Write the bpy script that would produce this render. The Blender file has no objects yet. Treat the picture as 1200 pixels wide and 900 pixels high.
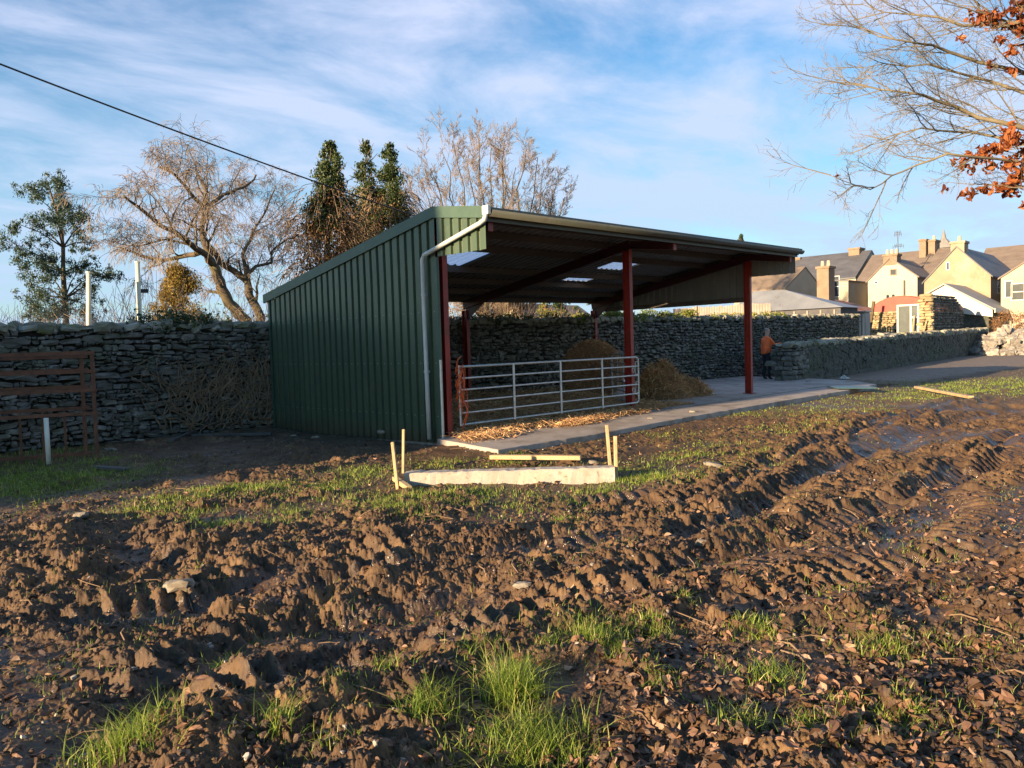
import bpy, math, random, time
import numpy as np
from mathutils import Matrix, Vector
random.seed(7); rng = np.random.default_rng(7)
C = bpy.context.scene.collection
A = np.array
TAU = 2*math.pi

# ------------------------------------------------------------------ camera model (barn axes: X along the open front, Y to the back)
F, HC = 900.0, 1.5
_r, _p = 0.03, math.atan(45.9/900)
def _toB(v):                                   # heading of the camera -> barn axes
    return A([v[0]*.695+v[1]*.719, -v[0]*.719+v[1]*.695, v[2]])
_fw = A([0, math.cos(_p), -math.sin(_p)]); _up = A([0, math.sin(_p), math.cos(_p)]); _rt = A([1., 0, 0])
FW = _toB(_fw); RT = _toB(math.cos(_r)*_rt - math.sin(_r)*_up); DN = _toB(-math.cos(_r)*_up - math.sin(_r)*_rt)
CAM = A([-7.85, -9.07, HC])
def ray(x, y): return FW*F + RT*(x-600) + DN*(y-450)
def hg(x, y, z=0.0): d = ray(x, y); return CAM + d*((z-CAM[2])/d[2])
def hx(x, y, X): d = ray(x, y); return CAM + d*((X-CAM[0])/d[0])
def hy(x, y, Y): d = ray(x, y); return CAM + d*((Y-CAM[1])/d[1])
def hd(x, y, dist): d = ray(x, y); return CAM + d*(dist/F)

# ------------------------------------------------------------------ noise
def _h(ix, iy, s):
    h = (ix.astype(np.int64)*374761393 + iy.astype(np.int64)*668265263 + s*982451653) & 0xffffffff
    h = ((h ^ (h >> 13))*1274126177) & 0xffffffff
    h = ((h ^ (h >> 16))*2246822519) & 0xffffffff
    return ((h ^ (h >> 15)) & 0xffffff)/float(0xffffff)
def vn(x, y, s=0):
    x0 = np.floor(x); y0 = np.floor(y); fx = x-x0; fy = y-y0
    fx = fx*fx*fx*(fx*(fx*6-15)+10); fy = fy*fy*fy*(fy*(fy*6-15)+10)
    a, b, c, d = _h(x0, y0, s), _h(x0+1, y0, s), _h(x0, y0+1, s), _h(x0+1, y0+1, s)
    return (a*(1-fx)+b*fx)*(1-fy)+(c*(1-fx)+d*fx)*fy
def fbm(x, y, s=0, o=4, g=.5):
    r = 0; a = 1; t = 0
    for i in range(o):
        r = r + a*vn(x*2**i+i*17.3, y*2**i-i*9.1, s+i); t += a; a *= g
    return r/t
def worley(x, y, s=0):
    x0 = np.floor(x); y0 = np.floor(y); best = np.full(x.shape, 9.); rid = np.zeros(x.shape)
    for i in (-1, 0, 1):
        for j in (-1, 0, 1):
            cx = x0+i; cy = y0+j
            dx = cx+_h(cx, cy, s)-x; dy = cy+_h(cx, cy, s+1)-y; d = dx*dx+dy*dy
            m = d < best; best = np.where(m, d, best); rid = np.where(m, _h(cx, cy, s+2), rid)
    return np.sqrt(best), rid
def ss(a, b, x): t = np.clip((x-a)/(b-a), 0, 1); return t*t*(3-2*t)

# ------------------------------------------------------------------ mesh building
class MB:
    def __init__(s): s.v = []; s.f = []; s.n = 0
    def add(s, v, *fs):
        v = np.asarray(v, float).reshape(-1, 3); s.v.append(v)
        for f in fs:
            f = np.asarray(f, np.int64)
            if len(f): s.f.append(f+s.n)
        s.n += len(v); return s
    def box(s, x0, x1, y0, y1, z0, z1, M=None):
        v = A([[x, y, z] for z in (z0, z1) for y in (y0, y1) for x in (x0, x1)], float)
        if M is not None: v = v@M[0].T+M[1]
        return s.add(v, [[0, 2, 3, 1], [4, 5, 7, 6], [0, 1, 5, 4], [2, 6, 7, 3], [0, 4, 6, 2], [1, 3, 7, 5]])
    def bar(s, p, q, wx, wz, up=(0, 0, 1)):          # rectangular bar from p to q
        p = A(p, float); q = A(q, float); d = q-p; L = np.linalg.norm(d); d /= L
        up = A(up, float); sd = np.cross(d, up); sd /= np.linalg.norm(sd); up = np.cross(sd, d)
        v = [p+d*a*L+sd*b*wx/2+up*c*wz/2 for c in (-1, 1) for b in (-1, 1) for a in (0, 1)]
        return s.add(v, [[0, 2, 3, 1], [4, 5, 7, 6], [0, 1, 5, 4], [2, 6, 7, 3], [0, 4, 6, 2], [1, 3, 7, 5]])
    def tube(s, pts, rad, k=6, cap=True):
        pts = np.asarray(pts, float); n = len(pts); rad = np.broadcast_to(np.asarray(rad, float), (n,))
        t = np.gradient(pts, axis=0); t /= np.linalg.norm(t, axis=1)[:, None]+1e-9
        ref = A([0.31, 0.17, 0.93]) if abs(t[0][2]) < .8 else A([1, .13, 0.1])
        a = np.cross(t, ref); a /= np.linalg.norm(a, axis=1)[:, None]+1e-9; b = np.cross(t, a)
        th = np.arange(k)*TAU/k
        v = pts[:, None]+rad[:, None, None]*(np.cos(th)[None, :, None]*a[:, None]+np.sin(th)[None, :, None]*b[:, None])
        i = np.arange(n-1)[:, None]*k; j = np.arange(k)[None]; j2 = (j+1) % k
        q = np.stack([i+j, i+j2, i+k+j2, i+k+j], -1).reshape(-1, 4)
        s.add(v.reshape(-1, 3), q)
        if cap and k > 3:
            c = len(s.v[-1]); base = s.n-c
            s.f.append(A([[base+x for x in range(k)][::-1]])); s.f.append(A([[base+(n-1)*k+x for x in range(k)]]))
        return s
    def poly(s, pts): return s.add(pts, [list(range(len(pts)))])
    def prism(s, prof, axis, a0, a1):                # profile in the two other axes, extruded along axis
        n = len(prof); v = []
        for a in (a0, a1):
            for (p, q) in prof:
                v.append([a, p, q] if axis == 0 else ([p, a, q] if axis == 1 else [p, q, a]))
        s.add(v, [list(range(n))], [[n+i for i in range(n)][::-1]], [[i, (i+1) % n, n+(i+1) % n, n+i] for i in range(n)])
        return s
    def build(s, name, m, parent=None, smooth=False, attrs=None):
        me = bpy.data.meshes.new(name)
        V = np.concatenate(s.v) if s.v else np.zeros((0, 3))
        if parent is not None: V = V-A(parent.location)
        me.vertices.add(len(V)); me.vertices.foreach_set('co', V.astype(np.float32).ravel())
        fl = [x for f in s.f for x in ([f] if f.ndim == 2 else [])]
        li = np.concatenate([f.ravel() for f in fl]); cnt = np.concatenate([np.full(len(f), f.shape[1]) for f in fl])
        me.loops.add(len(li)); me.loops.foreach_set('vertex_index', li.astype(np.int32))
        me.polygons.add(len(cnt)); me.polygons.foreach_set('loop_start', np.concatenate([[0], np.cumsum(cnt)[:-1]]).astype(np.int32))
        me.polygons.foreach_set('loop_total', cnt.astype(np.int32))
        me.polygons.foreach_set('use_smooth', np.full(len(cnt), smooth))
        me.update(calc_edges=True); me.validate()
        if not smooth or len(V) < 5000:
            import bmesh
            if len(V) < 3000:
                bm = bmesh.new(); bm.from_mesh(me); bmesh.ops.recalc_face_normals(bm, faces=bm.faces); bm.to_mesh(me); bm.free()
        if attrs:
            for k, a in attrs.items():
                at = me.attributes.new(k, 'FLOAT', 'POINT'); at.data.foreach_set('value', a.astype(np.float32))
        me.materials.append(m)
        o = bpy.data.objects.new(name, me); C.objects.link(o)
        if parent is not None: o.parent = parent
        return o
def thing(name, label, cat, loc=(0, 0, 0), group=None):
    o = bpy.data.objects.new(name, None); o.empty_display_size = .2; C.objects.link(o); o.location = [float(x) for x in loc]
    o['label'] = label; o['category'] = cat
    if group: o['group'] = group
    return o
def tag(o, label=None, cat=None, group=None, kind=None):
    if label: o['label'] = label
    if cat: o['category'] = cat
    if group: o['group'] = group
    if kind: o['kind'] = kind
    return o
def bevel(o, w=.01, n=2):
    m = o.modifiers.new('bevel', 'BEVEL'); m.width = w; m.segments = n; m.limit_method = 'ANGLE'; return o

# ------------------------------------------------------------------ materials
def newmat(name):
    m = bpy.data.materials.new(name); m.use_nodes = True; nt = m.node_tree
    b = nt.nodes['Principled BSDF']; return m, nt, b
def N(nt, t, **k):
    n = nt.nodes.new(t)
    for a, v in k.items():
        if a.startswith('i_'): n.inputs[a[2:].replace('_', ' ')].default_value = v
        else: setattr(n, a, v)
    return n
def ramp(nt, fac, stops):
    r = nt.nodes.new('ShaderNodeValToRGB'); e = r.color_ramp.elements
    while len(e) < len(stops): e.new(.5)
    for i, (p, c) in enumerate(stops): e[i].position = p; e[i].color = (*c, 1)
    nt.links.new(fac, r.inputs[0]); return r.outputs[0]
def mix(nt, fac, a, b, mode='MIX'):
    n = nt.nodes.new('ShaderNodeMix'); n.data_type = 'RGBA'; n.blend_type = mode
    if isinstance(fac, (int, float)): n.inputs[0].default_value = fac
    else: nt.links.new(fac, n.inputs[0])
    for s, v in ((6, a), (7, b)):
        if isinstance(v, tuple): n.inputs[s].default_value = (*v, 1)
        else: nt.links.new(v, n.inputs[s])
    return n.outputs[2]
def noise(nt, scale, detail=5, rough=.6, vec=None, dist=0):
    n = nt.nodes.new('ShaderNodeTexNoise'); n.inputs['Scale'].default_value = scale; n.inputs['Detail'].default_value = detail
    n.inputs['Roughness'].default_value = rough; n.inputs['Distortion'].default_value = dist
    if vec is None:
        tc = nt.nodes.new('ShaderNodeTexCoord'); vec = tc.outputs['Object']
    nt.links.new(vec, n.inputs['Vector']); return n.outputs['Fac']
def mapped(nt, sc):
    tc = nt.nodes.new('ShaderNodeTexCoord'); mp = nt.nodes.new('ShaderNodeMapping'); mp.inputs['Scale'].default_value = sc
    nt.links.new(tc.outputs['Object'], mp.inputs[0]); return mp.outputs[0]
def bump(nt, b, h, st=.3, d=.01, prev=None):
    n = nt.nodes.new('ShaderNodeBump'); n.inputs['Strength'].default_value = st; n.inputs['Distance'].default_value = d
    nt.links.new(h, n.inputs['Height'])
    if prev is not None: nt.links.new(prev, n.inputs['Normal'])
    nt.links.new(n.outputs[0], b.inputs['Normal']); return n.outputs[0]
def gm(name, stops, scale=3, rough=.8, metal=0, bs=.3, bd=.01, bscale=None, vec=None, stain=None, island=0, spec=.5, detail=6, rr=None):
    """noise-ramped base colour; island>0 varies each loose piece; stain=(colour, scale, amount)"""
    m, nt, b = newmat(name)
    v = mapped(nt, vec) if vec else None
    f = noise(nt, scale, detail, .65, v)
    col = ramp(nt, f, stops)
    if island:
        g = nt.nodes.new('ShaderNodeNewGeometry')
        mr = N(nt, 'ShaderNodeMapRange'); mr.inputs[3].default_value = 1-island; mr.inputs[4].default_value = 1+island
        nt.links.new(g.outputs['Random Per Island'], mr.inputs[0])
        hs = nt.nodes.new('ShaderNodeHueSaturation'); nt.links.new(mr.outputs[0], hs.inputs['Value']); nt.links.new(col, hs.inputs['Color'])
        col = hs.outputs[0]
    if stain:
        sf = noise(nt, stain[1], 6, .7)
        r = ramp(nt, sf, [(.5-.02, (0, 0, 0)), (.5+.18, (stain[2],)*3)])
        col = mix(nt, r, col, stain[0])
    nt.links.new(col, b.inputs['Base Color'])
    b.inputs['Metallic'].default_value = metal; b.inputs['Specular IOR Level'].default_value = spec
    if rr:
        mr = N(nt, 'ShaderNodeMapRange'); mr.inputs[3].default_value = rr[0]; mr.inputs[4].default_value = rr[1]
        nt.links.new(noise(nt, scale*1.7, 4), mr.inputs[0]); nt.links.new(mr.outputs[0], b.inputs['Roughness'])
    else: b.inputs['Roughness'].default_value = rough
    if bs: bump(nt, b, noise(nt, bscale or scale*4, 6, .7), bs, bd)
    return m
def leafmat(name, stops, trans=.35, rough=.55, island=.4, scale=1.2):
    m, nt, b = newmat(name)
    g = nt.nodes.new('ShaderNodeNewGeometry')
    col = ramp(nt, g.outputs['Random Per Island'], stops)
    n = noise(nt, scale, 3); hs = nt.nodes.new('ShaderNodeHueSaturation')
    mr = N(nt, 'ShaderNodeMapRange'); mr.inputs[3].default_value = 1-island; mr.inputs[4].default_value = 1+island
    nt.links.new(n, mr.inputs[0]); nt.links.new(mr.outputs[0], hs.inputs['Value']); nt.links.new(col, hs.inputs['Color'])
    nt.links.new(hs.outputs[0], b.inputs['Base Color']); b.inputs['Roughness'].default_value = rough
    tr = nt.nodes.new('ShaderNodeBsdfTranslucent'); nt.links.new(hs.outputs[0], tr.inputs[0])
    ms = nt.nodes.new('ShaderNodeMixShader'); ms.inputs[0].default_value = trans
    nt.links.new(b.outputs[0], ms.inputs[1]); nt.links.new(tr.outputs[0], ms.inputs[2])
    nt.links.new(ms.outputs[0], nt.nodes['Material Output'].inputs[0]); return m

M = {}
M['clad'] = gm('green_cladding', [(.3, (.040, .066, .040)), (.7, (.066, .098, .060))], 1.3, .42, 0, .08, .004, 30, vec=(1, 1, .25), stain=((.10, .10, .07), 7, .35), rr=(.24, .42))
nt = M['clad'].node_tree; b = nt.nodes['Principled BSDF']; _src = b.inputs['Base Color'].links[0].from_socket
_g = nt.nodes.new('ShaderNodeNewGeometry'); _s = nt.nodes.new('ShaderNodeSeparateXYZ'); nt.links.new(_g.outputs['Position'], _s.inputs[0])
_m = nt.nodes.new('ShaderNodeMath'); _m.operation = 'MULTIPLY_ADD'; _m.inputs[1].default_value = -1.5; nt.links.new(_s.outputs[2], _m.inputs[0]); nt.links.new(noise(nt, 8, 7, .75), _m.inputs[2])
nt.links.new(mix(nt, ramp(nt, _m.outputs[0], [(.12, (0, 0, 0)), (.5, (.65, .65, .65))]), _src, (.075, .05, .032)), b.inputs['Base Color'])
M['cladin'] = gm('cladding_inner_face', [(.3, (.16, .165, .16)), (.7, (.22, .225, .215))], 1.5, .5, 0, .05, .003, 25)
M['roof'] = gm('roof_sheet', [(.3, (.13, .145, .165)), (.7, (.19, .21, .23))], 1.5, .45, 0, .05, .003, 30)
M['trim'] = gm('green_flashing', [(.3, (.035, .07, .05)), (.7, (.06, .10, .07))], 2.2, .38, 0, .1, .004, 12, rr=(.3, .5))
M['gutter'] = gm('grey_green_gutter', [(.3, (.055, .062, .052)), (.7, (.09, .095, .08))], 2, .5, 0, .08, .003, 14, stain=((.04, .03, .02), 4, .5))
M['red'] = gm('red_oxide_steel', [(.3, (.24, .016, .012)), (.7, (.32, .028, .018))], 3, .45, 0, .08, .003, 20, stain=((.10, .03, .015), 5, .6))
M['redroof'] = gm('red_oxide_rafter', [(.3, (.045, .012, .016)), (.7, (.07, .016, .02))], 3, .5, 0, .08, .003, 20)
M['wood'] = gm('weathered_timber', [(.3, (.06, .052, .047)), (.7, (.11, .095, .085))], 3, .8, 0, .3, .005, 20, vec=(.2, 1, 1))
M['newwood'] = gm('pale_new_timber', [(.25, (.36, .25, .13)), (.75, (.52, .38, .21))], 6, .7, 0, .25, .003, 30, stain=((.16, .10, .06), 7, .6))
M['galv'] = gm('galvanised_steel', [(.3, (.42, .43, .43)), (.7, (.6, .61, .61))], 9, .4, .55, .05, .002, 30, rr=(.32, .5))
M['galvd'] = gm('dull_galvanised_steel', [(.3, (.28, .29, .29)), (.7, (.42, .43, .43))], 9, .5, .4, .05, .002, 30)
M['pipe'] = gm('grey_downpipe', [(.3, (.42, .44, .43)), (.7, (.56, .57, .55))], 4, .35, 0, .04, .002, 20)
M['white'] = gm('white_plastic', [(.3, (.62, .6, .52)), (.7, (.75, .73, .66))], 4, .5, 0, .05, .002, 20)
M['conc'] = gm('concrete', [(.25, (.24, .205, .18)), (.75, (.42, .37, .33))], 2.5, .8, 0, .35, .006, 22, stain=((.10, .07, .045), 1.3, .8))
M['rust'] = gm('rusty_steel', [(.3, (.09, .04, .025)), (.7, (.21, .09, .05))], 7, .85, .1, .4, .004, 50)
M['orange'] = gm('orange_rope', [(.3, (.65, .10, .03)), (.7, (.8, .17, .05))], 20, .6)
M['straw'] = leafmat('straw_strands', [(0, (.27, .13, .055)), (.5, (.48, .28, .13)), (1, (.70, .48, .25))], .1, .7, .4, 2)
M['bale'] = gm('bale_core', [(.3, (.16, .08, .04)), (.7, (.32, .17, .085))], 14, .9, 0, .8, .03, 40)
M['stone'] = gm('wall_limestone', [(.25, (.062, .057, .050)), (.55, (.15, .14, .124)), (.8, (.29, .27, .235))], 5, .9, 0, .5, .012, 26, island=.45, stain=((.07, .085, .04), 2.2, .7))
M['stonedark'] = gm('wall_core_earth', [(.3, (.012, .011, .010)), (.7, (.03, .027, .022))], 6, .95)
M['coping'] = gm('coping_stone', [(.3, (.15, .145, .12)), (.7, (.32, .30, .25))], 5, .9, 0, .5, .012, 24, island=.35, stain=((.15, .16, .04), 3, .9))
M['render'] = gm('rough_dirty_render', [(.3, (.035, .037, .032)), (.7, (.13, .127, .105))], 3.2, .95, 0, .9, .03, 9, stain=((.06, .085, .04), 1.2, .8))
M['bark'] = gm('bark', [(.3, (.05, .036, .024)), (.7, (.12, .09, .055))], 5, .9, 0, .6, .02, 14, stain=((.10, .10, .035), 2, .6))
M['twig'] = gm('tan_twigs', [(.3, (.16, .105, .06)), (.7, (.28, .19, .115))], 3, .8, 0, 0)
M['twigpink'] = gm('pinkish_twigs', [(.3, (.15, .115, .085)), (.7, (.25, .195, .145))], 3, .8, 0, 0)
M['twigpale'] = gm('pale_twigs', [(.3, (.17, .13, .095)), (.7, (.29, .225, .165))], 2, .8, 0, 0)
M['beechbark'] = gm('beech_twigs', [(.3, (.09, .075, .05)), (.7, (.20, .17, .11))], 5, .8, 0, .3, .004, 30)
M['cable'] = gm('black_cable', [(.3, (.012, .012, .013)), (.7, (.02, .02, .02))], 5, .5, 0, 0)
M['grass'] = leafmat('grass_blades', [(0, (.07, .13, .015)), (.45, (.18, .27, .03)), (.8, (.30, .37, .06)), (1, (.46, .41, .15))], .42, .5, .3, 1.5)
M['drygrass'] = leafmat('dry_grass', [(0, (.22, .15, .06)), (1, (.42, .31, .14))], .3, .7, .3)
M['moss'] = leafmat('moss_and_short_growth', [(0, (.08, .10, .015)), (.6, (.20, .21, .035)), (1, (.28, .24, .07))], .2, .8, .4, 2)
M['deadleaf'] = leafmat('fallen_beech_leaves', [(0, (.04, .024, .015)), (.35, (.10, .055, .032)), (.7, (.20, .105, .06)), (.92, (.32, .18, .11)), (1, (.42, .28, .18))], .2, .6, .35, 2)
M['beechleaf'] = leafmat('copper_beech_leaves', [(0, (.10, .025, .010)), (.5, (.27, .075, .022)), (1, (.45, .16, .05))], .4, .5, .35, 2)
M['ivy'] = leafmat('ivy_leaves', [(0, (.02, .042, .014)), (.6, (.05, .085, .024)), (1, (.12, .13, .035))], .2, .45, .45, 1)
M['ivylit'] = leafmat('sunlit_yellow_green_ivy', [(0, (.07, .10, .015)), (.5, (.18, .21, .03)), (1, (.32, .32, .06))], .3, .5, .4, 1)  # ivy green brightened and yellowed, so the leaf colour itself carries sunlight
M['euca'] = leafmat('blue_green_leaves', [(0, (.028, .06, .04)), (.6, (.06, .105, .065)), (1, (.10, .14, .08))], .25, .5, .4, .8)
M['gold'] = leafmat('golden_conifer_leaves', [(0, (.11, .075, .015)), (.5, (.24, .16, .03)), (1, (.36, .26, .06))], .3, .6, .45, 1)
M['rusty_leaf'] = leafmat('brown_dead_foliage', [(0, (.12, .055, .02)), (.5, (.26, .13, .05)), (1, (.38, .22, .10))], .3, .7, .4, 1)
M['slate'] = gm('slate_roof', [(.3, (.06, .062, .07)), (.7, (.11, .11, .12))], .8, .6, 0, .4, .03, 3, vec=(1, 1, 3))
M['slatebrown'] = gm('brown_slate_roof', [(.3, (.13, .10, .08)), (.7, (.20, .16, .13))], .8, .7, 0, .4, .03, 3, vec=(1, 1, 3))
M['rendercream'] = gm('cream_render', [(.3, (.34, .295, .215)), (.7, (.43, .38, .29))], .5, .9, 0, .2, .01, 6, stain=((.36, .31, .24), .8, .6))
M['renderwhite'] = gm('white_render', [(.3, (.33, .305, .25)), (.7, (.42, .39, .33))], .5, .9, 0, .2, .01, 6, stain=((.40, .35, .29), .5, .7))
M['rendertan'] = gm('tan_render', [(.3, (.235, .185, .125)), (.7, (.33, .265, .185))], .45, .9, 0, .3, .01, 6, stain=((.56, .48, .34), .35, .7))
M['brick'] = gm('chimney_masonry', [(.3, (.17, .125, .085)), (.7, (.25, .185, .13))], 2, .9, 0, .4, .01, 10)
M['pot'] = gm('clay_pot', [(.3, (.45, .30, .2)), (.7, (.58, .42, .3))], 3, .8)
M['glass'] = gm('dark_window_glass', [(.3, (.03, .04, .05)), (.7, (.06, .07, .08))], 1, .12, 0, 0)
M['paintwhite'] = gm('white_paint', [(.3, (.48, .46, .41)), (.7, (.6, .58, .53))], 3, .6, 0, 0)
M['redpaint'] = gm('faded_red_sheeting', [(.3, (.48, .05, .035)), (.7, (.58, .085, .06))], 1.2, .7, 0, .2, .01, 8, stain=((.35, .10, .06), .9, .3))
M['rustroof'] = gm('rusty_red_sheeting', [(.3, (.22, .06, .035)), (.7, (.38, .13, .07))], 1.5, .8, 0, .3, .01, 8, stain=((.38, .33, .28), 1.4, .7))
M['metalroof'] = gm('pale_metal_roof', [(.3, (.17, .18, .195)), (.7, (.26, .275, .295))], .7, .5, .2, .1, .01, 5)
M['whiteroof'] = gm('white_sheet_roof', [(.3, (.2, .2, .2)), (.7, (.28, .28, .275))], .7, .6, 0, .1, .01, 5)
M['shedwall'] = gm('dark_shed_boards', [(.3, (.05, .05, .055)), (.7, (.10, .10, .11))], 2, .8, 0, .2, .01, 8)
M['fencewood'] = gm('grey_fence_boards', [(.3, (.22, .17, .14)), (.7, (.34, .28, .24))], 2, .85, 0, .3, .01, 8)
M['buff'] = gm('buff_rubble', [(.3, (.20, .155, .08)), (.7, (.36, .28, .16))], 4, .9, 0, .5, .02, 12, island=.3)
M['rubble'] = gm('pale_limestone_rubble', [(.3, (.16, .14, .115)), (.7, (.34, .31, .27))], 4, .9, 0, .4, .01, 20, island=.35)
M['blackboard'] = gm('dark_wet_sheet', [(.3, (.03, .07, .09)), (.7, (.05, .1, .12))], 3, .3)
M['path'] = gm('gravel_path', [(.3, (.13, .10, .075)), (.7, (.24, .19, .145))], 3, .95, 0, .6, .02, 30, stain=((.08, .06, .04), .9, .7))
M['hivis'] = gm('orange_hi_vis_cloth', [(.3, (.95, .13, .03)), (.7, (1, .2, .05))], 8, .7, 0, .2, .01, 12)
M['trousers'] = gm('dark_trousers', [(.3, (.012, .013, .02)), (.7, (.025, .027, .035))], 8, .9)
M['skin'] = gm('skin', [(.3, (.42, .24, .17)), (.7, (.5, .3, .22))], 8, .6, 0, 0)
M['hair'] = gm('grey_hair', [(.3, (.25, .24, .22)), (.7, (.4, .38, .35))], 20, .8)
M['jumper'] = gm('dark_sleeves', [(.3, (.03, .05, .06)), (.7, (.05, .08, .09))], 8, .9)

# skylight: translucent sheet
m, nt, b = newmat('translucent_skylight_sheet')
b.inputs['Base Color'].default_value = (.72, .76, .8, 1); b.inputs['Roughness'].default_value = .5
tr = N(nt, 'ShaderNodeBsdfTranslucent'); tr.inputs[0].default_value = (.95, .97, 1, 1)
ms = N(nt, 'ShaderNodeMixShader'); ms.inputs[0].default_value = .96; tp = N(nt, 'ShaderNodeBsdfTransparent'); ms2 = N(nt, 'ShaderNodeMixShader'); ms2.inputs[0].default_value = .0
nt.links.new(b.outputs[0], ms.inputs[1]); nt.links.new(tr.outputs[0], ms.inputs[2]); nt.links.new(ms.outputs[0], ms2.inputs[1]); nt.links.new(tp.outputs[0], ms2.inputs[2]); nt.links.new(ms2.outputs[0], nt.nodes['Material Output'].inputs[0])
M['sky_sheet'] = m

# ------------------------------------------------------------------ world, sun, camera
sc = bpy.context.scene
SUN_EL, sdir = math.radians(11.0), A([-.9976, .0698])
wd = bpy.data.worlds.new("World"); sc.world = wd; wd.use_nodes = True; nt = wd.node_tree
bg = nt.nodes['Background']; bg.inputs[1].default_value = .071
st = N(nt, 'ShaderNodeTexSky', sky_type='NISHITA'); st.sun_disc = False; st.sun_elevation = SUN_EL
st.sun_rotation = math.atan2(sdir[0], sdir[1]); st.air_density = 1.0; st.dust_density = .2; st.ozone_density = 2.2
tc = N(nt, 'ShaderNodeTexCoord'); sx = N(nt, 'ShaderNodeSeparateXYZ'); nt.links.new(tc.outputs['Generated'], sx.inputs[0])
def mth(op, a, b=None, c=None):
    n = N(nt, 'ShaderNodeMath', operation=op)
    for i, v in enumerate((a, b, c)):
        if v is None: continue
        if isinstance(v, (int, float)): n.inputs[i].default_value = v
        else: nt.links.new(v, n.inputs[i])
    return n.outputs[0]
zz = mth('ADD', mth('MAXIMUM', sx.outputs[2], 0.0), .10)
cx = mth('DIVIDE', sx.outputs[0], zz); cy = mth('DIVIDE', sx.outputs[1], zz)
cb = N(nt, 'ShaderNodeCombineXYZ'); nt.links.new(cx, cb.inputs[0]); nt.links.new(cy, cb.inputs[1])
mp = N(nt, 'ShaderNodeMapping'); mp.inputs['Rotation'].default_value = (0, 0, .75); mp.inputs['Scale'].default_value = (.75, 1.15, 1); mp.inputs['Location'].default_value = (3.1, 7.7, 0)
nt.links.new(cb.outputs[0], mp.inputs[0])
n1 = noise(nt, 1.7, 10, .60, mp.outputs[0], .35)
mp2 = N(nt, 'ShaderNodeMapping'); mp2.inputs['Scale'].default_value = (.32, .32, 1); mp2.inputs['Location'].default_value = (1.3, .4, 0); nt.links.new(cb.outputs[0], mp2.inputs[0])
n2 = noise(nt, 1.0, 3, .5, mp2.outputs[0])
cl = mth('ADD', mth('MULTIPLY', n1, .75), mth('MULTIPLY', n2, .45))
# a thicker bank towards the north-east (+X side), as on the day
dirx = mth('ADD', mth('MULTIPLY', sx.outputs[0], .13), mth('MULTIPLY', sx.outputs[1], .06))
cl = mth('ADD', cl, dirx)
cf = ramp(nt, cl, [(.55, (0, 0, 0)), (.64, (.30, .30, .30)), (.78, (.9, .9, .9))])
hsn = N(nt, 'ShaderNodeHueSaturation'); hsn.inputs['Saturation'].default_value = 1.32; hsn.inputs['Value'].default_value = 1.05; nt.links.new(st.outputs[0], hsn.inputs['Color'])
colr = mix(nt, cf, hsn.outputs[0], (3.3, 3.7, 4.9))
# low pale band near the horizon
hz = ramp(nt, sx.outputs[2], [(0.0, (.7, .7, .7)), (.36, (0, 0, 0))])
hz = mth('MULTIPLY', hz, ramp(nt, mth('ADD', mth('MULTIPLY', sx.outputs[0], .5), mth('MULTIPLY', sx.outputs[1], .5)), [(0.0, (.25, .25, .25)), (.5, (1, 1, 1))]))
colr = mix(nt, hz, colr, (1.95, 3.15, 4.2))
nt.links.new(colr, bg.inputs[0])
SKYN = st
sl = bpy.data.lights.new('sun', 'SUN'); sl.energy = 5.0; sl.angle = math.radians(.53); sl.color = (1, .73, .44)
so = bpy.data.objects.new('sun', sl); C.objects.link(so)
sv = Vector((sdir[0]*math.cos(SUN_EL), sdir[1]*math.cos(SUN_EL), math.sin(SUN_EL)))
so.rotation_euler = sv.to_track_quat('Z', 'Y').to_euler(); so.location = (-20, 0, 20)
cd = bpy.data.cameras.new('camera'); co = bpy.data.objects.new('camera', cd); C.objects.link(co); sc.camera = co
cd.lens = 27.0; cd.sensor_width = 36; cd.clip_start = .05; cd.clip_end = 6000
mt = Matrix(((RT[0], -DN[0], -FW[0], CAM[0]), (RT[1], -DN[1], -FW[1], CAM[1]), (RT[2], -DN[2], -FW[2], CAM[2]), (0, 0, 0, 1)))
co.matrix_world = mt
sc.view_settings.view_transform = 'Standard'; sc.view_settings.look = 'None'; sc.view_settings.gamma = 1; sc.view_settings.exposure = 1.62
try: sc.cycles.use_denoising = True
except Exception: pass
sc.cycles.max_bounces = 6; sc.cycles.transparent_max_bounces = 8

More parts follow.
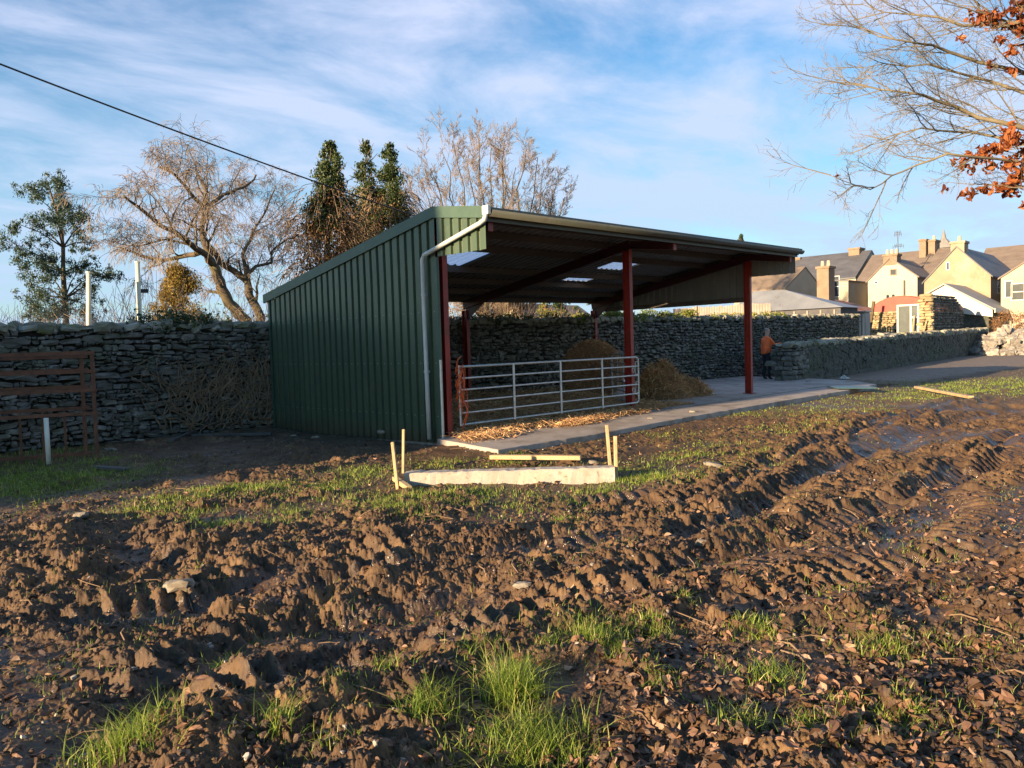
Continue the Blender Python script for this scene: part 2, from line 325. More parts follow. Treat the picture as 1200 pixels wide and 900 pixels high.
# ------------------------------------------------------------------ ground
RUTS = [  # (pixel centre line seen in the photograph -> ground), half width, depth, ridge
    ([(60, 850), (180, 800), (330, 748), (480, 712), (560, 694), (640, 688)], .28, .125, .05),
    ([(690, 690), (780, 672), (860, 650), (930, 628), (1010, 596), (1100, 566), (1200, 530)], .22, .11, .035),
    ([(760, 640), (830, 615), (890, 590), (950, 560), (990, 541), (1040, 521), (1100, 500), (1200, 474)], .2, .11, .035),
    ([(770, 575), (880, 552), (960, 520), (1030, 500), (1110, 480), (1180, 466)], .16, .10, .05),
    ([(1040, 640), (1100, 590), (1140, 560), (1165, 540), (1200, 515)], .26, .12, .03),
    ([(0, 745), (110, 720), (230, 700), (330, 668), (400, 655), (520, 640)], .22, .10, .045),
    ([(130, 615), (150, 640), (185, 680)], .28, .10, .05),
    ([(0, 690), (80, 668), (150, 650)], .22, .09, .05),
    ([(0, 880), (120, 850), (260, 812), (420, 770), (520, 745)], .22, .12, .045),
    ([(560, 655), (680, 640), (790, 625)], .3, .05, .02),
    ([(700, 610), (800, 590), (880, 568), (940, 540)], .15, .07, .05),
    ([(900, 640), (980, 612), (1060, 580), (1120, 545), (1200, 500)], .14, .07, .05),
    ([(640, 590), (740, 582), (800, 575)], .12, .05, .04),
    ([(1000, 500), (1080, 478), (1150, 462), (1200, 455)], .16, .07, .04),
    ([(330, 800), (460, 765), (600, 722), (720, 700), (820, 690)], .17, .08, .04),
    ([(180, 720), (330, 700), (450, 672), (600, 640), (740, 612)], .15, .08, .035),
    ([(840, 720), (950, 690), (1060, 660), (1200, 640)], .2, .07, .05),
]
RW = []
for pts, hw, dp, rg in RUTS:
    q = A([hg(*p)[:2] for p in pts]); qq = [q[0]]
    for a, b2 in zip(q[:-1], q[1:]):
        for t in (.5, 1): qq.append(a+(b2-a)*t)
    RW.append((A(qq), hw, dp, rg))
def seg_dist(x, y, P):
    best = np.full(x.shape, 1e9); s0 = np.zeros(x.shape); acc = 0; sg = np.zeros(x.shape)
    for a, b in zip(P[:-1], P[1:]):
        d = b-a; L = np.hypot(*d); t = np.clip(((x-a[0])*d[0]+(y-a[1])*d[1])/L**2, 0, 1)
        ex = x-(a[0]+d[0]*t); ey = y-(a[1]+d[1]*t); e = np.hypot(ex, ey)
        m = e < best; best = np.where(m, e, best); s0 = np.where(m, acc+t*L, s0)
        sg = np.where(m, np.sign(d[0]*ey-d[1]*ex), sg); acc += L
    return best, s0, sg, acc
SLAB = [(-.25, -.12), (-.6, -1.76), (4.6, -1.72), (12.6, -1.66), (15.6, -1.2), (16.6, 1.3), (17.5, 4.6), (10, 5.0), (0.0, 5.2)]
def in_slab(x, y): return (x > -.25+.21*np.minimum(y, 0)) & (x < 16.2) & (y > -1.74) & (y < 5.4)
def slab_d(x, y):   # signed-ish distance outside the slab rectangle
    dx = np.maximum(np.maximum(-.4-x, x-16.0), 0); dy = np.maximum(np.maximum(-1.72-y, y-5.4), 0); return np.hypot(dx, dy)
def grassy(x, y):
    """how much grass grows here, 0..1 (patches read off the photograph)"""
    g = np.zeros(x.shape)
    for (px, py, r, a) in GP:
        p = hg(px, py); g = np.maximum(g, a*np.exp(-((x-p[0])**2+(y-p[1])**2)/r**2))
    g = np.maximum(g, .95*ss(-3.6, -4.6, x-(y-2.2)*.28)*ss(1.0, 1.9, y-(-.1)*x*0)*ss(5.5, 4.8, y))      # shaded corner by the rusty gates
    g = np.maximum(g, .42*ss(12, 16, x)*ss(-2.0, -2.8, y)*ss(-9, -6, y))
    g = np.maximum(g, ss(6.5, 8, y))
    return g
GP = [(20, 555, .8, 1), (70, 570, .6, 1), (100, 545, .5, 1), (60, 560, 1.1, 1), (30, 575, 1.0, 1), (110, 555, .9, .9), (185, 592, .45, .9), (250, 580, .45, .9), (300, 575, .5, 1), (330, 608, .35, .8), (262, 615, .3, .8),
      (400, 570, .5, .8), (440, 590, .45, .8), (420, 555, .5, .6), (500, 582, .3, .8), (560, 578, .3, .7), (640, 578, .3, .8), (520, 545, .4, .6), (600, 540, .5, .7), (665, 590, .25, .7),
      (745, 548, .45, .9), (775, 560, .4, .9), (730, 560, .3, .8), (805, 535, .5, .8), (840, 520, .5, .5), (900, 505, .6, .35), (870, 485, .8, .35), (950, 485, .8, .35), (790, 510, .5, .45),
      (1000, 470, 1.2, .35), (1060, 465, 1.4, .55), (1120, 458, 2.2, .9), (1180, 450, 2.6, 1), (930, 478, 1, .5), (860, 545, .4, .5), (660, 610, .18, .7),
      (1035, 755, .25, .6), (700, 745, .25, .7), (600, 800, .2, .6)]
def ground(x, y, fine=True):
    d = np.hypot(x-CAM[0], y-CAM[1])
    sd = slab_d(x, y)
    beyond = ss(5.0, 5.6, y-np.where(x > 0, -.045*x, 0))*1.0
    path = ss(17, 20, x)*ss(-2.0, -.8, y)
    mud = np.clip(1-beyond, 0, 1)*(1-.8*path)
    gr = grassy(x, y)
    amp = mud*(1-.35*np.clip(gr, 0, 1))*(.35+.65*ss(0.0, 1.6, sd))*(1-ss(34, 60, x))
    z = (fbm(x/3.1, y/3.1, 3, 3)-.5)*.10*mud
    flat = ss(.50, .60, fbm(x/1.5+9, y/1.1, 17, 3)); amp = amp*(1-.70*flat)
    z = z+(fbm(x/1.0, y/.8, 11, 5, .58)-.5)*.165*amp
    b = np.abs(fbm(x/.34+5, y/.34, 23, 3)-.5)*2
    z = z+(.28-b)*.05*amp
    rut = np.zeros(x.shape); smooth = np.zeros(x.shape)
    for P, hw, dp, rg in RW:
        lo = P.min(0)-1.2; hi = P.max(0)+1.2
        m = (x > lo[0]) & (x < hi[0]) & (y > lo[1]) & (y < hi[1])
        if not m.any(): continue
        xm, ym = x[m], y[m]
        wx = xm+.10*(vn(xm/.5, ym/.5, 31)-.5); wy = ym+.10*(vn(xm/.5, ym/.5, 37)-.5)
        e, s_, sg, L = seg_dist(wx, wy, P)
        e = e+.12*(vn(xm/.8, ym/.8, 41)-.5)
        end = ss(0, .5, s_)*ss(0, .5, L-s_)
        var = .55+.75*vn(s_/.9, np.zeros_like(s_), int(hw*100))
        k = (1-ss(hw*.25, hw*1.55, e))*end
        rd = np.exp(-((e-hw*1.75)/(hw*.55))**2)*end
        tread = (np.sin((s_*TAU/.14)+sg*e*12+1.6*vn(xm/.3, ym/.3, 13))*.5+.5)*ss(.25, .5, vn(xm/.7, ym/.7, 14))
        dz = -dp*k*var+rg*rd*(.3+1.0*fbm(xm/.22, ym/.22, 51, 3))+(.068*tread**1.5*np.exp(-((e-hw*.8)/(hw*.8))**2))*end
        z[m] += dz*.82*np.clip(mud[m], .2, 1); rut[m] = np.maximum(rut[m], k*var); smooth[m] = np.maximum(smooth[m], k)
    z = z+.05*np.exp(-((x+.6)**2+(y+1.1)**2)/.9)+.03*ss(.7, .1, sd)*mud
    am2 = amp*(1-.65*ss(.80, 1, smooth))
    if fine:
        near = d < 16
        n = near
        xs, ys, a2 = x[n], y[n], am2[n]
        patch = ss(.32, .6, fbm(xs/.9, ys/.9, 61, 3))
        qx = xs+.05*(vn(xs/.06, ys/.06, 5)-.5); qy = ys+.05*(vn(xs/.06, ys/.06, 6)-.5)
        f0, r0 = worley(qx/.33+9, qy/.26, 68)
        z[n] += np.sqrt(np.clip(1-(f0/.7)**2, 0, 1))*.05*(r0**2)*a2*(.3+.7*patch)
        f1, r1 = worley(qx/.15, qy/.15, 71)
        z[n] += np.sqrt(np.clip(1-(f1/.62)**2, 0, 1))*.048*(r1**1.5)*a2*(.35+.65*patch)
        f2, r2 = worley(qx/.075+3, qy/.075, 81)
        z[n] += np.sqrt(np.clip(1-(f2/.65)**2, 0, 1))*.032*r2*a2*(.45+.55*patch)
        z[n] += (fbm(xs/.06, ys/.06, 91, 4, .65)-.5)*.062*a2
        z[n] += (1-2*np.abs(fbm(xs/.026, ys/.026, 95, 2)-.5)*2)*.010*a2
        z[~n] += (fbm(x[~n]/.12, y[~n]/.12, 91, 2)-.5)*.06*am2[~n]
    return z, rut, gr, smooth
ZB = -.02
def gz(x, y):
    x = np.atleast_1d(np.asarray(x, float)); y = np.atleast_1d(np.asarray(y, float))
    z = ground(x, y)[0]+ZB; return np.where(in_slab(x, y), .1, z)
# one polar sheet centred under the camera, fine where the photo looks
view = math.atan2(FW[1], FW[0])
th = np.concatenate([np.linspace(view-1.12, view-.70, 330, endpoint=False), np.linspace(view-.70, view+.70, 1700, endpoint=False), np.linspace(view+.70, view+1.05, 270, endpoint=False), np.linspace(view+1.05, view+TAU-1.12, 200, endpoint=False)])
rr = np.concatenate([[.25, .6, 1., 1.4, 1.8], np.geomspace(2.0, 17, 1180), np.geomspace(17.2, 70, 300)[0:], np.geomspace(72, 3500, 40)])
nt_, nr = len(th), len(rr)
X = (CAM[0]+rr[:, None]*np.cos(th)[None]).ravel(); Y = (CAM[1]+rr[:, None]*np.sin(th)[None]).ravel()
Zg, rut, gr, smooth = ground(X, Y); Zg = Zg+ZB
ins = (X > -.30) & (X < 16.0) & (Y > -1.66) & (Y < 5.3)
Zg = np.where(ins, np.minimum(Zg, -.06), Zg)
i = np.arange(nr-1)[:, None]*nt_; j = np.arange(nt_)[None]; j2 = (j+1) % nt_
quads = np.stack([i+j, i+nt_+j, i+nt_+j2, i+j2], -1).reshape(-1, 4)
g = MB(); g.add(np.stack([X, Y, Zg], -1), quads, ); 
cidx = g.n; g.add([[CAM[0], CAM[1], ZB]]); g.f.append(np.stack([np.arange(nt_), (np.arange(nt_)+1) % nt_, np.full(nt_, cidx)], -1))
pathm = np.maximum(ss(17.0, 19, X)*ss(-1.9, -1.2, Y+(X-17)*.05)*ss(60, 40, X), 0)
wet = np.concatenate([np.clip(ss(.55, 1.0, rut)*1.0+.3*smooth+.62*ss(.52, .62, fbm(X/1.5+9, Y/1.1, 17, 3))*(1-np.clip(gr, 0, 1))*ss(13, 7, X), 0, 1)*(1-.8*np.clip(pathm, 0, 1)), [0]])
m, nt, b = newmat('churned_mud')
aw = N(nt, 'ShaderNodeAttribute', attribute_name='wet'); ag = N(nt, 'ShaderNodeAttribute', attribute_name='grassy'); ap = N(nt, 'ShaderNodeAttribute', attribute_name='path')
c1 = ramp(nt, noise(nt, 2.2, 8, .7), [(.28, (.030, .0165, .008)), (.5, (.092, .051, .0215)), (.75, (.25, .147, .064))])
c2 = mix(nt, ramp(nt, noise(nt, 26, 5, .7), [(.42, (0, 0, 0)), (.75, (.65, .65, .65))]), c1, (.055, .029, .016))
c3 = mix(nt, ramp(nt, noise(nt, 55, 3, .6), [(.62, (0, 0, 0)), (.74, (.6, .6, .6))]), c2, (.21, .12, .055))
gcol = ramp(nt, noise(nt, 18, 5), [(.3, (.055, .045, .016)), (.7, (.125, .11, .034))])
gf = mth('MULTIPLY', ag.outputs['Fac'], ramp(nt, noise(nt, 7, 6, .7), [(.38, (0, 0, 0)), (.6, (.85, .85, .85))]))
c4 = mix(nt, gf, c3, gcol)
c5 = mix(nt, ap.outputs['Fac'], c4, ramp(nt, noise(nt, 6, 7, .7), [(.3, (.12, .085, .06)), (.7, (.21, .16, .115))]))
wn = mth('MULTIPLY', aw.outputs['Fac'], ramp(nt, noise(nt, 3.5, 4, .6), [(.38, (.12, .12, .12)), (.56, (1, 1, 1))]))
c6 = mix(nt, mth('MULTIPLY', wn, .6), c5, (.030, .022, .017))
nt.links.new(c6, b.inputs['Base Color'])
rn = mth('SUBTRACT', .80, mth('MULTIPLY', wn, .62)); nt.links.new(mth('SUBTRACT', rn, mth('MULTIPLY', ramp(nt, noise(nt, 9, 4), [(.5, (0, 0, 0)), (.7, (.3, .3, .3))]), .6)), b.inputs['Roughness'])
b.inputs['Specular IOR Level'].default_value = .5
bst = bump(nt, b, noise(nt, 38, 8, .75), .55, .018)
M['mud'] = m
gob = g.build('ground', M['mud'], smooth=True, attrs={'wet': wet, 'grassy': np.concatenate([np.clip(gr, 0, 1), [0]]), 'path': np.concatenate([pathm, [0]])})
tag(gob, kind='structure')
del X, Y, Zg, quads, g

# ------------------------------------------------------------------ concrete floor and yard (one slab, its front edge running past the shed)
def slab():
    g = MB(); top = [(-.27, -.12), (-.62, -1.78), (1.5, -1.84), (4.6, -1.70), (8, -1.66), (12.4, -1.69), (14.6, -1.5), (16.3, -.2), (17.6, 2.2), (18.3, 4.4), (10.0, 4.85), (-.03, 5.25), (-.03, -.1)]
    nn = 40; out = []
    for a, b_ in zip(top, top[1:]+top[:1]):
        a = A(a); b_ = A(b_); k = max(1, int(np.hypot(*(b_-a))/.12))
        for t in range(k):
            p = a+(b_-a)*t/k; out.append(p+rng.normal(0, .006, 2))
    n = len(out); v = [(p[0], p[1], .1) for p in out]+[(p[0], p[1], -.12) for p in out]
    g.add(v, [list(range(n))], [[i, (i+1) % n, n+(i+1) % n, n+i] for i in range(n)])
    o = g.build('concrete_floor', M['conc']); bevel(o, .012, 2); tag(o, kind='structure')
slab()
# raised concrete strip inside the edge line
g = MB()
g.box(5.6, 13.6, -.62, -.40, .1035, .118); o = g.build('concrete_joint_strip', M['conc']); tag(o, kind='structure'); bevel(o, .006)

# ------------------------------------------------------------------ the shed
S = thing('open_fronted_shed', 'open-fronted green corrugated livestock shed with red steel posts standing in the muddy yard', 'shed', (0, 0, 0))
RX = .012                                      # the roofline climbs slightly along the yard
def roofz(y, x=0, off=0):
    return (3.60-.187*y if y >= 0 else 3.60+.135*y)+RX*x+off
def profile(y0, y1, pitch=.19, flat=.116, slope=.012, h=.040):
    """box-profile sheet: list of (along, depth)"""
    out = []; y = y0; 
    while y < y1-1e-6:
        for dy, dd in ((0, h), (flat, h), (flat+slope, 0), (pitch-slope, 0)):
            if y+dy <= y1: out.append((y+dy, dd))
        y += pitch
    out.append((y1, out[-1][1])); return out
def wall_sheet(name, m, x, y0, y1, zb, zt, parent, sgn=-1, brk=()):
    pr = profile(y0, y1); 
    top = [(x+sgn*d, yy, zt(yy)) for yy, d in pr]; bot = [(x+sgn*d, yy, zb(yy)) for yy, d in pr]
    n = len(pr); g = MB(); ks = 10
    rows = []
    for k in range(ks+1):
        t = k/ks; rows.append([(a[0], a[1], b_[2]+(a[2]-b_[2])*t) for a, b_ in zip(top, bot)])
    V = A(rows).reshape(-1, 3); V[:, 0] += (vn(V[:, 1]*1.2, V[:, 2]*1.2, 5)-.5)*.010     # slight oil-canning
    i = np.arange(ks)[:, None]*n; j = np.arange(n-1)[None]
    g.add(V, np.stack([i+j, i+j+1, i+n+j+1, i+n+j], -1).reshape(-1, 4))
    o = g.build(name, m, parent)
    md = o.modifiers.new('thick', 'SOLIDIFY'); md.thickness = .003; return o
o = wall_sheet('side_wall', M['clad'], -.04, .0, 5.13, lambda y: .0-.02*y, lambda y: roofz(y)-.12, S)
wall_sheet('canopy_side_panel', M['clad'], -.045, -1.13, -.03, lambda y: 2.885, lambda y: roofz(y)-.12, S)
wall_sheet('far_gable_sheet', M['cladin'], 10.30, .12, 5.05, lambda y: 2.40-.02*(y/5), lambda y: roofz(y, 10.3)-.06, S, 1)
wall_sheet('canopy_side_panel', M['cladin'], 10.30, -1.1, .1, lambda y: 3.02, lambda y: roofz(y, 10.3)-.06, S, 1)
# fixings of the side wall
g = MB(); g.box(-.0035, .0035, -.007, .007, -.007, .007); _sc = g.build('screw', M['galvd'], S)
for zz_ in (.42, 1.25, 2.05):
    for k in range(27):
        q = _sc
        if (zz_, k) != (.42, 0): q = _sc.copy(); C.objects.link(q); q.parent = S
        q.location = (-.084, .058+k*.19, zz_)
# corner flashing at the front and cover strip at the back
g = MB(); g.box(-.085, -.035, -.028, .055, 0.0, 2.88); g.build('corner_flashing', M['trim'], S)
g = MB(); g.box(-.08, -.03, 5.135, 5.20, -.1, 2.6); g.build('corner_flashing', M['trim'], S)
# barge boards
def barge(x0, x1, name='barge_board'):
    g = MB(); dz = .17
    for (ya, yb) in ((-1.17, 0), (0, 5.32)):
        xm = (x0+x1)/2
        for (xa, xb, za, zb_) in ((x0, x1, .05-dz, .05),):
            v = []
            for y in (ya, yb):
                z = roofz(y, xm)
                v += [[xa, y, z+za], [xb, y, z+za], [xb, y, z+zb_], [xa, y, z+zb_]]
            g.add(v, [[0, 1, 2, 3], [7, 6, 5, 4], [0, 4, 5, 1], [1, 5, 6, 2], [2, 6, 7, 3], [3, 7, 4, 0]])
    o = g.build(name, M['trim'], S); return o
barge(-.115, -.078); barge(10.345, 10.38)
# roof sheets: ribs run down the slope
def roof_sheet(name, y0, y1, x0, x1, m, off=0.0):
    pr = profile(x0, x1, .2, .045, .03, .032); n = len(pr); g = MB(); ks = 6
    V = []
    for k in range(ks+1):
        y = y0+(y1-y0)*k/ks
        V += [(xx, y, roofz(y, xx)+d-.02+off) for xx, d in pr]
    i = np.arange(ks)[:, None]*n; j = np.arange(n-1)[None]
    g.add(V, np.stack([i+j, i+j+1, i+n+j+1, i+n+j], -1).reshape(-1, 4))
    return g.build(name, m, S)
SKY = [(1.8, 2.8, 1.35, 2.55), (1.0, 2.0, 3.1, 4.1), (6.8, 7.8, 1.35, 2.2), (6.75, 7.75, 2.62, 3.25)]
ys = [-1.15, 0, 1.35, 2.2, 2.55, 2.62, 3.1, 3.25, 4.1, 5.28]; xs = [-.08, 1.0, 1.8, 2.0, 2.8, 6.75, 6.8, 7.75, 7.8, 10.35]
for a, b_ in zip(ys[:-1], ys[1:]):              # strips of sheeting between the rooflights
    runs = []; 
    for c_, d_ in zip(xs[:-1], xs[1:]):
        lit = any(c_ >= s0-1e-6 and d_ <= s1+1e-6 and a >= t0-1e-6 and b_ <= t1+1e-6 for s0, s1, t0, t1 in SKY)
        if lit: runs.append(None)
        elif runs and runs[-1]: runs[-1][1] = d_
        else: runs.append([c_, d_])
    for r_ in runs:
        if r_: ROOFQ = (r_, a, b_); globals().setdefault('RQ', []).append(ROOFQ)
g = MB()
for (c_, d_), a, b_ in RQ:
    x = math.ceil(c_/.2-1e-9)*.2; pts = [c_]
    k = math.floor(c_/.2)*.2
    while k < d_:
        for dx in (0, .045, .075, .17):
            if c_ < k+dx < d_: pts.append(k+dx)
        k += .2
    pts.append(d_)
    def dep(xx):
        t = (xx-math.floor(xx/.2+1e-9)*.2); return .032 if t < .045+1e-6 else (.032*(1-(t-.045)/.03) if t < .075 else (0 if t < .17+1e-6 else .032*(t-.17)/.03))
    n = len(pts); V = [(xx, a, roofz(a, xx)+dep(xx)-.02) for xx in pts]+[(xx, b_, roofz(b_, xx)+dep(xx)-.02) for xx in pts]
    g.add(V, [[j, j+1, n+j+1, n+j] for j in range(n-1)])
o = g.build('roof', M['roof'], S); md = o.modifiers.new('t', 'SOLIDIFY'); md.thickness = .002
for s0, s1, t0, t1 in SKY:
    roof_sheet('rooflight', t0-.01, t1+.01, s0-.01, s1+.01, M['sky_sheet'], .006)
g = MB(); g.add([(-.1, -.16, roofz(-.16)+.035), (10.37, -.16, roofz(-.16, 10.4)+.035), (10.37, 0, roofz(0, 10.4)+.055), (-.1, 0, roofz(0)+.055), (10.37, .18, roofz(.18, 10.4)+.035), (-.1, .18, roofz(.18)+.035)], [[0, 1, 2, 3], [3, 2, 4, 5]])
o = g.build('ridge_cap', M['trim'], S); md = o.modifiers.new('t', 'SOLIDIFY'); md.thickness = .004
# frame
def ibeam(g, p, q, w, h, up=(0, 0, 1), tf=.012, tw=.01):
    p = A(p, float); q = A(q, float); d = (q-p)/np.linalg.norm(q-p); up = A(up, float); sd = np.cross(d, up); sd /= np.linalg.norm(sd); up = np.cross(sd, d)
    g.bar(p+up*(h/2-tf/2), q+up*(h/2-tf/2), w, tf, up); g.bar(p-up*(h/2-tf/2), q-up*(h/2-tf/2), w, tf, up); g.bar(p, q, tw, h-2*tf-.002, up)
for x in (.09, 5.05, 10.18):
    g = MB(); ibeam(g, (x, .06, .1), (x, .06, roofz(.06, x)-.30), .10, .165, (0, 1, 0)); g.box(x-.1, x+.1, -.06, .18, .101, .115)
    g.build('post', M['red'], S)
    g = MB(); zb2 = roofz(4.95, x)-.36; ibeam(g, (x, 4.92, -.05), (x, 4.92, zb2), .10, .165, (0, 1, 0)); g.build('post', M['red'], S)
    g = MB()
    ibeam(g, (x, 0, roofz(0, x)-.225), (x, 5.0, roofz(5.0, x)-.225), .09, .19)
    ibeam(g, (x, -1.02, roofz(-1.02, x)-.215), (x, -.005, roofz(0, x)-.225), .09, .15)
    g.poly([(x-.006, 4.9, zb2-.28), (x-.006, 4.9, roofz(4.9, x)-.3), (x-.006, 4.2, roofz(4.2, x)-.31)]); g.poly([(x+.006, 4.9, zb2-.28), (x+.006, 4.2, roofz(4.2, x)-.31), (x+.006, 4.9, roofz(4.9, x)-.3)])
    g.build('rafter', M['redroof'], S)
    g = MB(); g.box(x-.05, x+.05, -1.06, -1.035, roofz(-1.04, x)-.30, roofz(-1.04, x)-.06); g.build('rafter_end_plate', M['red'], S)
for y in (-1.0, -.35, .55, 1.28, 2.58, 3.4, 4.2, 4.95):
    g = MB(); g.bar((-.03, y, roofz(y, 0)-.085), (10.29, y, roofz(y, 10.3)-.085), .075 if y > -.9 else .05, .125, (0, 0, 1)); g.build('purlin', M['wood'], S)
# horizontal rail across the back and at the far gable
g = MB(); g.bar((10.25, .2, 2.46), (10.25, 5.0, 2.44), .05, .12); g.build('gable_rail', M['wood'], S)
# gutter and downpipe
g = MB(); n = 9
pr = [(-1.15-.075+.075*math.cos(a), -.02+.085*math.sin(a)) for a in np.linspace(0, -math.pi, n)]
V = [(x, y, roofz(-1.15, x)-.005+z) for x in (-.10, 10.42) for y, z in pr]
g.add(V, [[i, i+1, n+i+1, n+i] for i in range(n-1)])
o = g.build('gutter', M['gutter'], S, smooth=True); md = o.modifiers.new('t', 'SOLIDIFY'); md.thickness = .004
g = MB(); g.bar((-.1, -1.236, roofz(-1.15)+.006), (10.42, -1.236, roofz(-1.15, 10.42)+.006), .012, .03); g.bar((-.09, -1.12, roofz(-1.15)-.10), (10.40, -1.12, roofz(-1.15, 10.4)-.10), .02, .13)
g.build('eaves_fascia', M['gutter'], S)
g = MB(); g.box(-.15, -.085, -1.25, -1.13, 3.36, 3.49); o = g.build('gutter_outlet', M['white'], S); bevel(o, .01)
g = MB(); g.tube([(-.13, -1.19, 3.37), (-.14, -1.17, 3.29), (-.145, -1.08, 3.25), (-.145, -.4, 3.075), (-.145, .19, 2.925), (-.145, .235, 2.86), (-.145, .235, 2.0), (-.145, .225, 1.0), (-.145, .215, .06)], .036, 12)
g.build('downpipe', M['pipe'], S, smooth=True)
for z in (2.3, 1.1):
    g = MB(); g.tube([(-.145, .23, z), (-.145, .23, z+.04)], .043, 12); g.box(-.13, -.075, .215, .245, z+.005, z+.035); g.build('pipe_bracket', M['pipe'], S)
g = MB(); g.tube([(-.1, -.062, 0.06), (-.1, -.062, 1.30)], .022, 8); g.build('gate_hanging_post', M['galv'], S)

# ------------------------------------------------------------------ gates
def gate(name, label, p, q, z0, h, m, nb=5, nv=4, group=None, rad=.019, latch=True, bars_top=None):
    p = A([*p, z0], float); q = A([*q, z0], float); L = np.linalg.norm(q-p); d = (q-p)/L
    t = thing(name, label, 'gate', p, group); up = A([0, 0, 1.]); r = .09
    # outer frame with rounded corners at the free end
    pts = [p+up*.0, p+d*(L-r)]
    arc = [p+d*(L-r+r*math.sin(a))+up*(r-r*math.cos(a)) for a in np.linspace(0, math.pi/2, 5)]
    arc2 = [p+d*(L-r+r*math.cos(a))+up*(h-r+r*math.sin(a)) for a in np.linspace(0, math.pi/2, 5)]
    g = MB(); g.tube(A([p+up*0, *arc, *arc2, p+up*h]), rad, 8); g.build('frame', m, t, smooth=True)
    g = MB(); g.tube([p-d*.0-up*.02, p+up*(h+.02)], rad*1.05, 8); g.build('hinge_stile', m, t)
    for k in range(1, nb):
        z = h*k/nb; g = MB(); g.tube([p+up*z, p+d*L+up*z], rad*.85, 8, False); g.build('rail', m, t, smooth=True)
    for k in range(1, nv):
        s_ = L*k/nv; g = MB(); sd = A([d[1], -d[0], 0]); a = p+d*s_+sd*.02; g.bar(a+up*-.02, a+up*h, .045, .012, up=sd); g.build('upright', m, t)
    if latch:
        sd = A([d[1], -d[0], 0])
        for z in (.28*h, .72*h):
            g = MB(); a = p+d*(L-.10)
            g.tube([a+up*(z-.09), a+up*(z+.16)], .008, 6); g.tube([a+up*(z+.16), a+d*.1+up*(z+.16)], .008, 6); g.tube([a+up*(z-.09), a+d*.1+up*(z-.09)], .008, 6)
            c_ = a-d*.07+up*z; g.tube([c_+(d*math.cos(x_)+up*math.sin(x_))*.045 for x_ in np.linspace(0, TAU, 10)], .008, 5, False)
            g.build('latch', m, t)
    return t
gate('field_gate', 'long galvanised five-bar gate hung across the near bay of the shed', (.27, -.07), (5.08, -.13), .26, .92, M['galv'])
gate('field_gate', 'short galvanised gate running back into the shed behind the middle red post', (5.30, .28), (6.45, 1.55), .24, .98, M['galvd'], 5, 3)
g = MB(); g.tube([(7.0, 2.35, .1), (7.0, 2.35, 1.42)], .03, 8); o = g.build('steel_post', M['galvd']); tag(o, 'thin grey steel post standing beside the round bale inside the shed', 'post')
# orange rope tied round the gate stile
g = MB(); 
for k in range(16):
    z = .55+rng.random()*.62; a0 = rng.random()*TAU; L = rng.uniform(.15, .45); pts = []
    for s_ in range(7):
        aa = a0+s_*.9; pts.append((.24+.045*math.cos(aa)+rng.normal(0, .012), -.10+.05*math.sin(aa), z+L*(s_/6-.5)+rng.normal(0, .02)))
    g.tube(pts, .009, 4)
for k in range(5):
    z = .45+rng.random()*.5; g.tube([(.28+rng.normal(0, .03), -.16, z+.3), (.30+rng.normal(0, .03), -.18, z), (.27+rng.normal(0, .03), -.17, z-.25)], .008, 4)
o = g.build('rope', M['orange'], smooth=True); tag(o, 'bright orange rope knotted round the hinge end of the long gate', 'rope')

# ------------------------------------------------------------------ straw, bale
def strands(n, pf, L=(.08, .22), w=.004, flat=.35):
    P = pf(n); n = len(P); a = rng.random(n)*TAU; el = rng.normal(0, flat, n); ln = rng.uniform(*L, n)
    d = np.stack([np.cos(a)*np.cos(el), np.sin(a)*np.cos(el), np.sin(el)], 1); s_ = np.stack([-np.sin(a), np.cos(a), np.zeros(n)], 1)
    s_ = s_*np.cos(rng.normal(0, 1, n))[:, None]+A([0, 0, 1])*np.sin(rng.normal(0, 1, n))[:, None]
    b_ = np.stack([rng.normal(0, .02, n), rng.normal(0, .02, n), rng.normal(0.01, .02, n)], 1); w = w*rng.uniform(.6, 1.5, n)[:, None]
    r0 = P-d*ln[:, None]/2; r1 = P+b_; r2 = P+d*ln[:, None]/2
    V = np.stack([r0-s_*w, r0+s_*w, r1-s_*w, r1+s_*w, r2-s_*w, r2+s_*w], 1).reshape(-1, 3)
    k = np.arange(n)[:, None]*6; return V, np.concatenate([k+[0, 1, 3, 2], k+[2, 3, 5, 4]])
def mound_z(x, y): return np.clip(.10+.20*ss(.0, 2.2, y)*(.4+1.1*fbm(x/.9, y/.9, 7, 3))-.05*ss(.8, -.3, y), .1, 1)
nx, ny = 70, 60; xs = np.linspace(.2, 6.9, nx); ys = np.linspace(-.28, 4.8, ny); XX, YY = np.meshgrid(xs, ys)
edge = ss(0, .5, XX-.2)*ss(0, .9, 6.9-XX)*ss(0, .25, YY+.28)
ZZ = .085+(mound_z(XX, YY)-.085+.04*fbm(XX/.15, YY/.15, 3))*edge
g = MB(); i = np.arange(ny-1)[:, None]*nx; j = np.arange(nx-1)[None]
g.add(np.stack([XX, YY, ZZ], -1).reshape(-1, 3), np.stack([i+j, i+j+1, i+nx+j+1, i+nx+j], -1).reshape(-1, 4))
def pf(n):
    x = rng.uniform(.25, 6.8, n); y = -.35+5*rng.random(n)**1.7; e = ss(0, .5, x-.2)*ss(0, .9, 6.9-x)
    return np.stack([x, y, .09+(mound_z(x, y)-.085+.05)*e*ss(-.4, 0, y)*rng.uniform(.7, 1.15, n)+rng.random(n)*.03], 1)
g.add(*strands(20000, pf))
